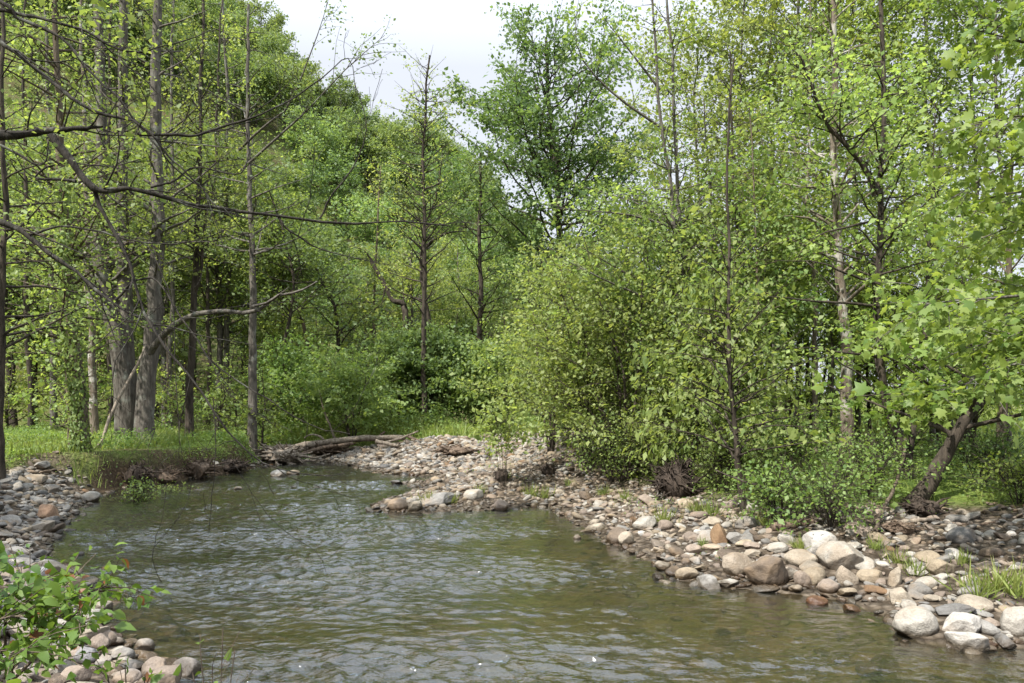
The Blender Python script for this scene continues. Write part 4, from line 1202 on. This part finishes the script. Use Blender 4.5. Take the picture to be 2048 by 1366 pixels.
# the stones that show largest, each on its own
NAMES = ['pale', 'grey', 'dark grey', 'tan', 'brown', 'pinkish brown', 'rusty', 'buff', 'whitish']
chosen = []
pl = list(placed)
for i in order:
    if len(chosen) >= 228: break
    if Dc[i] < -0.10 or not -.70 < uc[i] < .70: continue
    a = np.array(pl)
    if np.any(np.hypot(a[:, 0] - Xc[i], a[:, 1] - Yc[i]) < 0.62 * (a[:, 2] + rad[i])): continue
    pl.append((Xc[i], Yc[i], rad[i]))
    chosen.append(i)
for i in chosen:
    an = bool(left[i]) and g.random() < 0.6 or g.random() < 0.5
    o = obj('rock', (ANGLE[int(g.integers(0, 7))] if an else ROUND[int(g.integers(0, 9))]), None)
    r_, hh = rad[i] * 1.2, g.uniform(0.36, 0.68)
    o.location = (Xc[i], Yc[i], max(Zc[i], -0.03) + r_ * hh * 0.38)
    o.scale = (r_ * g.uniform(1.0, 1.35), r_ * g.uniform(.75, 1.0), r_ * hh)
    o.rotation_euler = (R(g.normal(0, 12)), R(g.normal(0, 14)), g.uniform(0, 6.28))
    o.color = (*(cols[ci[i]] * g.uniform(.50, .80)), 1)
    if left[i]: where, grp = 'heaped on the stony left bank', 'stones on the left bank'
    elif Yc[i] > 19.5: where, grp = 'on the far stones by the driftwood', 'stones on the far bar'
    elif uc[i] < -0.2: where, grp = 'in the near left corner by the bush', 'stones in the near left corner'
    elif Yc[i] > 12.5: where, grp = 'on the gravel bar behind the quiet pool', 'stones on the gravel bar'
    else: where, grp = 'along the near right bank', 'stones on the right bank'
    tag(o, f'{NAMES[ci[i]]} river stone among the many {where}', 'rock', f'{NAMES[ci[i]]} {grp}')
# and all the small ones that nobody could count
rest = np.setdiff1d(np.arange(len(Xc)), np.array(chosen))
a = np.array(placed)
rest = rest[[not np.any(np.hypot(a[:, 0] - Xc[i], a[:, 1] - Yc[i]) < a[:, 2] * 0.75) for i in rest]]
def cobbles(idx, n, lib):
    Vs, Fs, Cs, off = [], [], [], 0
    shapes = [stone_shape(n, 600 + j, 4 + j % 6, 0.13) for j in range(lib)]
    for i in idx:
        V, Fc = shapes[int(g.integers(0, lib))]
        rz, tx, ty = g.uniform(0, 6.28), g.normal(0, .25), g.normal(0, .25)
        r_ = rad[i] * min(1.0, 0.13 / rad[i])
        hh = g.uniform(0.35, 0.75)
        P = V * np.array([r_ * g.uniform(1, 1.4), r_ * g.uniform(.7, 1), r_ * hh])
        P[:, 2] += tx * P[:, 0] + ty * P[:, 1]
        c_, s_ = math.cos(rz), math.sin(rz)
        P = np.stack([P[:, 0] * c_ - P[:, 1] * s_, P[:, 0] * s_ + P[:, 1] * c_, P[:, 2]], 1) + (Xc[i], Yc[i], Zc[i] + r_ * hh * 0.12)
        Vs.append(P); Fs.append(Fc + off); off += len(P)
        Cs.append(np.tile(cols[ci[i]] * g.uniform(.44, .75), (len(P), 1)))
    return np.vstack(Vs), np.vstack(Fs), np.vstack(Cs)
nearm = (Yc[rest] < 11)
A = cobbles(rest[nearm], 3, 14)
B = cobbles(rest[~nearm], 2, 14)
me = tri_mesh('gravel', np.vstack([A[0], B[0]]), np.vstack([A[1], B[1] + len(A[0])]), point_col=np.vstack([A[2], B[2]]))
tag(obj('gravel', me, M['cobble']), kind='stuff')
print('stones', len(chosen), len(rest), int(nearm.sum()))

# ------------------------------------------------------------------ driftwood, roots and sticks
def stick(name, label, pts, r0, r1, mat, seed, cat, branches=(), n=18):
    P = smooth_path(pts, n)
    base = P[0].copy()
    g = np.random.default_rng(seed)
    ln = np.linalg.norm(P[-1] - P[0])
    P = P + np.cumsum(g.normal(0, 0.005 * ln, P.shape), 0) * .7 - base
    t = np.linspace(0, 1, n)
    r = (r0 + (r1 - r0) * t) * (1 + 0.08 * g.normal(size=n))
    T = Tubes()
    lump = 1 + 0.10 * g.normal(size=(n, 9))
    P = np.vstack([P[0] - (P[1] - P[0]) * .02, P, P[-1] + (P[-1] - P[-2]) * .02])
    rl = np.vstack([r[0] * lump[:1] * .05, r[:, None] * lump, r[-1] * lump[-1:] * .05])
    T.add(P[None], rl[None], 9)
    o = obj(name, T.mesh(name), M[mat], loc=base)
    tag(o, label, cat)
    for bp, br in branches:
        T2 = Tubes()
        q = smooth_path(bp, 10) - base
        T2.add(q, br * (1 - .7 * np.linspace(0, 1, 10)), 6)
        obj('branch', T2.mesh('branch'), M[mat], o)
    return o
p = lambda *a: [W(*q) for q in a]
stick('driftwood_log', 'long pale weathered log lying across the far stones', p((545, 910, 25.4), (600, 894, 25.6), (665, 885, 25.8), (735, 878, 26), (812, 876, 26.2)), .125, .09, 'driftwood', 1, 'driftwood',
      [(p((650, 884, 25.8), (640, 873, 25.7), (622, 869, 25.6), (608, 876, 25.5)), .05)])
for i, (pts, r0, r1, m_, lb) in enumerate((
    (p((770, 886, 25.7), (800, 876, 25.6), (838, 862, 25.5)), .06, .025, 'driftwood', 'pale branch sticking up to the right from the far end of the long log'),
    (p((752, 882, 25.4), (775, 888, 25.3), (796, 892, 25.2)), .075, .06, 'driftwood', 'short tan broken piece of wood below the right end of the long log'),
    (p((600, 908, 25.2), (650, 895, 25.4), (705, 889, 25.5)), .07, .05, 'driftdark', 'dark log tucked under the long pale log'),
    (p((808, 898, 25.4), (850, 899, 25.4), (870, 902, 25.4)), .06, .04, 'driftwood', 'short log lying flat on the stones right of the broken piece'),
    (p((815, 872, 26), (850, 888, 25.8), (885, 902, 25.6)), .06, .03, 'driftdark', 'dark stick slanting down right behind the short log'),
    (p((842, 880, 26.2), (870, 888, 26), (905, 905, 25.7)), .04, .02, 'driftdark', 'thin dark stick rightmost of the driftwood pile'),
    (p((533, 905, 24.8), (555, 893, 25), (582, 888, 25.1)), .03, .015, 'driftwood', 'thin pale stick at the left end of the driftwood pile'),
    (p((630, 916, 24.6), (645, 912, 24.7), (660, 907, 24.8)), .03, .02, 'driftwood', 'small pale stick on the stones in front of the dark log'),
    (p((672, 882, 26.2), (660, 850, 26.3), (648, 820, 26.3), (640, 780, 26.3)), .045, .02, 'driftwood', 'dead branch standing upright behind the long log'),
    (p((600, 914, 24.9), (572, 907, 25), (560, 912, 24.9)), .05, .03, 'driftwood', 'splintered pale wood end at the waterline left of the stones'),
    (p((755, 876, 26.4), (764, 868, 26.4), (770, 864, 26.4)), .05, .04, 'driftdark', 'short dark stump behind the right part of the long log'))):
    stick('driftwood_stick', lb, pts, r0, r1, m_, 20 + i, 'driftwood')
def on_ground(px, py, dz=0.03):
    v = G(px, py)
    return v + (0, 0, dz)
for i, (pp_, r0, r1, m_, nm, lb) in enumerate((
    ([(1752, 1072), (1775, 1028), (1790, 1000)], .028, .02, 'bark_brown', 'fallen_branch', 0),
    ([(1545, 1062), (1580, 1056), (1628, 1052)], .06, .05, 'driftdark', 'fallen_log', 'mossy brown log lying at the upper edge of the stones under the shrubs'),
    ([(1775, 1052), (1820, 1046), (1870, 1044)], .035, .025, 'driftwood', 'fallen_log', 'thin pale log lying on the stones before the roots of the curving trunk'),
    ([(1372, 1002), (1410, 990), (1452, 976)], .02, .012, 'driftwood', 'fallen_branch', 'straight pale stick in the grass right of the big root clump'),
    ([(1400, 1042), (1418, 1032), (1432, 1030)], .015, .01, 'driftwood', 'fallen_branch', 'small bent pale stick on the stones above the quiet pool'),
    ([(1090, 985), (1110, 980), (1128, 985)], .02, .012, 'driftwood', 'fallen_branch', 'small pale stick lying on the middle of the gravel bar'),
    ([(2010, 1040), (1960, 1052), (1900, 1048)], .02, .012, 'driftdark', 'fallen_branch', 'dark stick on the stones near the right edge'))):
    if lb == 0:
        a0 = on_ground(1752, 1070, .02)
        pts = [a0, W(1768, 1018, a0[1] + .5), W(1788, 975, a0[1] + 1.0), W(1800, 930, a0[1] + 1.6), W(1806, 880, a0[1] + 2.0)]
        lb = 'brown bent branch arching down from the kinked dark tree to the stones'
    else:
        pts = [on_ground(x, y, r0 * .7) for x, y in pp_]
    stick(nm, lb, pts, r0, r1, m_, 60 + i, 'branch' if nm == 'fallen_branch' else 'log')
a0 = on_ground(1622, 1046)
stick('fallen_branch', 'dead dark branch sagging through the low shrubs to the mossy log', [a0, W(1590, 1022, a0[1] + .1), W(1545, 982, a0[1] + .2), W(1490, 965, a0[1] + .3), W(1430, 940, a0[1] + .6)], .03, .01, 'bark_dark', 71, 'branch',
      [([W(1560, 995, a0[1] + .2), W(1558, 960, a0[1] + .1), W(1572, 900, a0[1])], .012), ([W(1575, 1008, a0[1] + .1), W(1562, 1030, a0[1] - .1), W(1558, 1050, a0[1] - .2)], .01)])
stick('fallen_branch', 'pale broken branch leaning against the base of the double-stemmed tree', [W(200, 905, 18.8), W(212, 860, 19), W(238, 800, 19.4), W(268, 745, 19.8), (W(292, 690, 20.2))], .05, .03, 'driftwood', 72, 'branch', [([W(206, 880, 18.9), W(185, 900, 18.6), W(160, 914, 18.4)], .03)])

def roots(name, label, px, py, wpx, hpx, seed, n, mat='root'):
    c = G(px, py)
    w, h = wpx / F * c[1] / 2, hpx / F * c[1]
    g = np.random.default_rng(seed)
    T = Tubes()
    V, Fc = ICO[3]
    for _ in range(n):
        a, e = g.uniform(0, 6.28), g.uniform(-.2, 1.35)
        d = np.array([math.cos(a) * math.cos(e), math.sin(a) * math.cos(e) * .8, math.sin(e)])
        L = g.uniform(.55, 1.1)
        q = [g.normal(0, .12, 3) * (w, w, h * .4) + (0, 0, h * .3)]
        for _k in range(6):
            d = unit(d + g.normal(0, .38, 3))
            q.append(q[-1] + d * np.array([w, w * .8, h * .75]) * L / 6)
        q = np.array(q)
        q[:, 2] = np.maximum(q[:, 2], .005)
        r = g.uniform(.02, .07) * w * np.linspace(1, .25, 7)
        T.add(q, np.maximum(r, .003), 5)
    o = empty(name, c, label, 'roots')
    obj('roots', T.mesh('roots'), M[mat], o)
    S_, Fs = stone_shape(4, seed, 4, .25)
    obj('soil', tri_mesh('soil', S_ * (w * .55, w * .5, h * .42) + (0, 0, h * .3), Fs), M[mat], o)
    return o
roots('root_clump', 'big dark brown clump of flood-torn roots on the bar at the edge of the shrubs', 1350, 994, 130, 84, 1, 330)
roots('root_clump', 'small brown root clump beside the slender seedling on the bar', 1003, 962, 48, 32, 2, 70)
roots('root_clump', 'small reddish brown root clump in the middle of the bar, right of the seedling', 1096, 950, 52, 30, 3, 80)
roots('root_clump', 'dark root clump at the back of the bar under the leaning young tree', 1222, 922, 60, 24, 4, 60)
roots('root_clump', 'matted grey roots washed out of the cut bank on the left', 395, 956, 110, 44, 5, 150, 'driftdark')
roots('root_clump', 'dark hollow clump of roots in the cut bank below the upright shrub', 275, 968, 95, 52, 6, 90)
roots('root_clump', 'thin roots trailing from the cut bank between its two larger root clumps', 332, 964, 85, 36, 13, 110, 'driftdark')
roots('root_clump', 'tangle of fine dark roots at the far end of the cut bank', 462, 944, 90, 34, 14, 100)
roots('root_clump', 'heap of broken sticks on the stones below the curving trunk', 1795, 1062, 105, 24, 7, 90, 'driftdark')
roots('root_clump', 'spread of exposed roots at the foot of the curving trunk', 1845, 1030, 120, 40, 8, 110)
roots('twig_heap', 'heap of pale grey twigs at the waterline left of the long log', 560, 926, 150, 42, 9, 210, 'driftwood')
roots('twig_heap', 'dark tangle of sticks packed under the middle of the long log', 655, 908, 130, 26, 12, 130, 'driftdark')
roots('twig_heap', 'low heap of dark twigs behind the right end of the far stones', 915, 908, 120, 20, 10, 90, 'driftdark')

# ------------------------------------------------------------------ grass and low green
def blades(n, lo_u, hi_u, y0, y1, h0, h1, dens, seed, wide=1.0, power=1.0):
    g = np.random.default_rng(seed)
    u = g.uniform(lo_u, hi_u, n)
    Yb = y0 + (y1 - y0) * g.random(n) ** power
    Xb = u * Yb
    Db = water_dist(Xb, Yb)
    ok = dens(Xb, Yb, Db) > g.random(n)
    Xb, Yb = Xb[ok], Yb[ok]
    m = len(Xb)
    P = np.stack([Xb, Yb, land(Xb, Yb) - .01], 1)
    ax = np.stack([g.normal(0, .28, m), g.normal(0, .28, m), np.ones(m)], 1)
    nm = np.stack([g.normal(0, 1, m), g.normal(0, 1, m), np.zeros(m)], 1)
    ch = np.clip(.8 + .4 * wob(P[:, :2], 1.6, seed + 60), .35, 1.3)
    return P, g.uniform(h0, h1, m) * ch, ax, nm, np.clip(g.normal(.5, .25, m) + .25 * wob(P[:, :2], .9, seed + 70), 0, 1)
soilw = lambda X, Y, D: (1 - gravel_w(X, Y, D)) * (D > np.where((X / Y < -0.26) & (Y > 15.5), 0.19 + 0.10 * wob(np.stack([X, Y], -1), 2.2, 61), 0.15)) * np.clip(.8 + .5 * wob(np.stack([X, Y], -1), 0.9, 45), .4, 1)
patch = lambda X, Y, D: soilw(X, Y, D) * np.clip(.35 + .6 * wob(np.stack([X, Y], -1), 1.3, 44), 0, 1)
b1 = blades(30000, -.80, -.26, 11, 28, .15, .42, soilw, 1, power=.8)
b2 = blades(30000, -.1, .74, 9, 24, .15, .42, patch, 2)
b3 = blades(42000, .12, .80, 20, 52, .3, .8, soilw, 3)
b4 = blades(16000, -.33, .1, 25.5, 31, .25, .6, soilw, 4)
bb = [np.concatenate(z) for z in zip(b1, b2, b3, b4)]
BL = (BLADE[0] * (1.7, 1, 1), BLADE[1])
tag(obj('grass', leaves_mesh('grass', *bb[:4], BL, bb[4]), M['grass']), kind='stuff')

def low_leaves(n, lo_u, hi_u, y0, y1, hmax, size, dens, seed):
    P, s, ax, nm, v = blades(n, lo_u, hi_u, y0, y1, .6, 1.5, dens, seed)
    g = np.random.default_rng(seed + 900)
    m = len(P)
    clump = np.clip(.55 + .5 * wob(P[:, :2], 2.2, seed), .08, 1.2)
    P[:, 2] += hmax * clump * g.random(m) ** .7
    return P, s * size, g.normal(0, 1, (m, 3)) + (0, 0, -.1), g.normal(0, .5, (m, 3)) + (0, 0, 1), v
l1 = low_leaves(110000, -.80, -.26, 11, 30, .46, .055, soilw, 11)
spill = lambda X, Y, D: (X / Y < -.27) * (Y > 15.5) * (D > .08) * (D < .6)
l1b = low_leaves(60000, -.50, -.27, 15.5, 26, .22, .05, spill, 16)
l1 = tuple(np.concatenate(z) for z in zip(l1, l1b))
l2 = low_leaves(34000, .05, .74, 9, 22, .40, .045, soilw, 12)
l3 = low_leaves(26000, -.35, .15, 26, 34, .9, .085, soilw, 13)
l4 = low_leaves(16000, .1, .8, 20, 40, .8, .08, lambda X, Y, D: patch(X, Y, D), 14)
weedy = lambda X, Y, D: (D > .45) * gravel_w(X, Y, D) * np.clip(-.25 + .75 * wob(np.stack([X, Y], -1), 1.5, 46), 0, 1) * np.clip(D / 3, .15, 1)
l5 = low_leaves(60000, -.1, .72, 6, 22, .14, .030, weedy, 15)
ll_ = [np.concatenate(z) for z in zip(l1, l2, l3, l4, l5)]
tag(obj('undergrowth', leaves_mesh('undergrowth', *ll_[:4], LEAF4, ll_[4]), M['leaf_shrub']), kind='stuff')

# dead leaves and bits of twig washed among the stones and under the trees
def litter(n, lo_u, hi_u, y0, y1, dens, seed):
    P, s_, ax, nm, v = blades(n, lo_u, hi_u, y0, y1, .6, 1.5, dens, seed)
    g = np.random.default_rng(seed + 900)
    m = len(P)
    P[:, 2] += .012 + .03 * g.random(m)
    thin = g.random(m) < .35
    return P, s_ * np.where(thin, .10, .05), g.normal(0, 1, (m, 3)) * (1, 1, .15), g.normal(0, .3, (m, 3)) + (0, 0, 1), v
dry_w = lambda X, Y, D: (D > .5) * np.clip(.15 + .6 * wob(np.stack([X, Y], -1), 1.2, 47), .03, 1) * np.clip(D / 2.5, .1, 1)
t1 = litter(16000, -.75, .74, 5, 20, dry_w, 51)
tag(obj('leaf_litter', leaves_mesh('leaf_litter', *t1[:4], (LEAFN[0] * (.9, 1, 1), LEAFN[1]), t1[4]), M['dry']), kind='stuff')

g = np.random.default_rng(17)
def tuft_mesh(seed, n, dry=False):
    g = np.random.default_rng(seed)
    a, r = g.uniform(0, 6.28, n), np.abs(g.normal(0, .10, n))
    P = np.stack([r * np.cos(a), r * np.sin(a), np.zeros(n)], 1)
    ax = np.stack([np.cos(a) * .55, np.sin(a) * .55, np.ones(n)], 1) + g.normal(0, .32, (n, 3))
    nm = np.stack([np.cos(a), np.sin(a), np.zeros(n)], 1) + g.normal(0, .3, (n, 3))
    me = leaves_mesh('grass_tuft', P, .06 + .3 * g.random(n) ** 1.6, ax, -nm, (BLADE[0] * (1.3, 1, 1), BLADE[1]), g.random(n))
    me.materials.append(M['dry' if dry else 'grass'])
    return me
TM = [tuft_mesh(700 + i, 110) for i in range(4)] + [tuft_mesh(720, 90, True)]
for i, (px, py, s, k_, lb) in enumerate((
    (858, 1003, 1.0, 0, 'grass tuft on the tip of the gravel bar behind the rounded brown stone'), (900, 1006, .9, 1, 'grass tuft growing beside the long grey slab'),
    (1060, 992, 1.1, 2, 'green tuft at the back of the quiet pool, left of its twin'), (1090, 996, 1.0, 3, 'green tuft at the back of the quiet pool, right of its twin'),
    (1208, 990, .9, 0, 'tuft among white stones in the middle of the bar'), (1248, 1000, .9, 1, 'tuft just left of the big root clump'),
    (1270, 1052, 1.0, 4, 'dry straw-coloured tuft above the quiet pool'), (1325, 1045, 1.2, 2, 'bright thick tuft right of the dry tuft above the quiet pool'),
    (1420, 1030, 1.1, 3, 'bright tuft below the straight pale stick'), (1392, 1022, .9, 0, 'smaller bright tuft below the big root clump'),
    (1500, 1046, 1.1, 1, 'loose tuft at the foot of the crooked-footed sapling'), (1530, 1050, 1.0, 2, 'loose tuft beside the left end of the mossy log'),
    (1405, 1092, .5, 3, 'tiny tuft among the stones left of the rusty upright stone'), (1600, 1096, .7, 0, 'low tuft above the long low buff stone'),
    (1640, 1090, .7, 1, 'low tuft behind the whitish boulder'), (1798, 1128, .8, 2, 'green plant tuft right of the biggest pale boulder'),
    (1832, 1150, .8, 3, 'green plant tuft between the buff upright stone and the tan wedge'), (1955, 1190, 1.2, 0, 'large dark tuft above the flat-topped buff stone'),
    (1995, 1180, 1.3, 1, 'large dark tuft second from the right edge'), (2034, 1190, 1.2, 2, 'large dark tuft cut by the right edge'),
    (960, 986, .8, 3, 'small tuft on the bar left of the seedling'), (1012, 956, .7, 0, 'small tuft at the foot of the seedling'),
    (1140, 972, .8, 1, 'small tuft behind the pair at the quiet pool'), (1750, 1098, .7, 2, 'tuft in the stones where the bent branch lands'),
    (1925, 1128, .7, 3, 'small tuft right of the whitish pointed stone'), (1180, 1002, .7, 4, 'dry tuft on the bar near the quiet pool'))):
    v = G(px, py)
    o = obj('grass_tuft', TM[k_], None, loc=v)
    o.rotation_euler = (0, 0, g.uniform(0, 6.28))
    o.scale = (s * .85,) * 3
    tag(o, lb, 'grass tuft', 'grass tufts on the stones')

# ------------------------------------------------------------------ the leafy bush in the near left corner
def near_bush():
    b = np.array([-2.85, 3.5, ground_at(-2.85, 3.5) - .05])
    q = lambda *a: [b + (0, 0, .02)] + [W(v[0] * .80 - 24, v[1] + 8, v[2]) for v in a]
    lim = [(q((90, 1330, 3.5), (190, 1245, 3.4), (262, 1180, 3.35), (300, 1160, 3.3)), .011), (q((60, 1330, 3.5), (140, 1250, 3.5), (200, 1215, 3.5), (250, 1230, 3.5)), .010),
           (q((20, 1330, 3.5), (40, 1250, 3.4), (60, 1190, 3.4), (75, 1165, 3.4)), .010), (q((-20, 1330, 3.5), (0, 1250, 3.4), (15, 1190, 3.3), (5, 1150, 3.3)), .010),
           (q((30, 1380, 3.2), (60, 1320, 3.1), (85, 1290, 3.0), (100, 1300, 3)), .008),
           (q((-30, 1350, 3.3), (-10, 1290, 3.2), (30, 1230, 3.2), (90, 1225, 3.2)), .009), (q((60, 1300, 3.6), (130, 1240, 3.7), (170, 1180, 3.7), (228, 1140, 3.7)), .009)]
    tree('bush', 'leafy bright green bush with a few red-tipped leaves at the near left corner', 'bush', b, [b, b + (0.02, 0, .2), b + (.0, 0, .5), b + (-.05, 0, .9)], .02, .006, 801, 'bark_brown', 'leaf_bush', LEAF6,
         parts=('stems', 'foliage'), limbs=lim, n1=7, t0=.1, L=.5, e0=(20, 60), de=(-30, 0), n2=9, lpm=40, leaf=.048, jit=.03, l2=(.2, .38), droop=.3, flat=.65, flare=.1)
near_bush()
def sprig(label, foot, tops, Yd, seed, n2, lpm, leaf=.05, mat='leaf_bush'):
    v = W(foot[0], foot[1], Yd)
    b = np.array([v[0], Yd, ground_at(v[0], Yd) - .02])
    lim = [([b, (b + W(x, y, Yd)) / 2 + (.02, 0, .02), W(x, y, Yd)], .006) for x, y in tops]
    tree('seedling', label, 'seedling', b, [b, b + (0, 0, .1), b + (0, 0, .2)], .006, .004, seed, 'bark_brown', mat, LEAF6, parts=('stems', 'foliage'), limbs=lim, n1=0, n2=n2, lpm=lpm, leaf=leaf, jit=.03, flare=.05)
sprig('thin seedling with a few soft leaves at the bottom left by the stones', (405, 1380), [(400, 1290), (425, 1330), (385, 1345)], 4.6, 811, 5, 12, .06)
sprig('bare forked twig standing at the bottom left in front of the water', (420, 1400), [(446, 1255), (470, 1300)], 4.5, 812, 3, 0)
sprig('low leafy seedling at the bottom edge under the near stones', (245, 1420), [(250, 1330), (215, 1350), (290, 1352)], 4.0, 813, 8, 22, .05)
sprig('yellow-green sprig of leaves on the left stones above the bush', (50, 1150), [(60, 1105), (30, 1120), (85, 1125), (20, 1090)], 7.0, 814, 7, 26, .06)
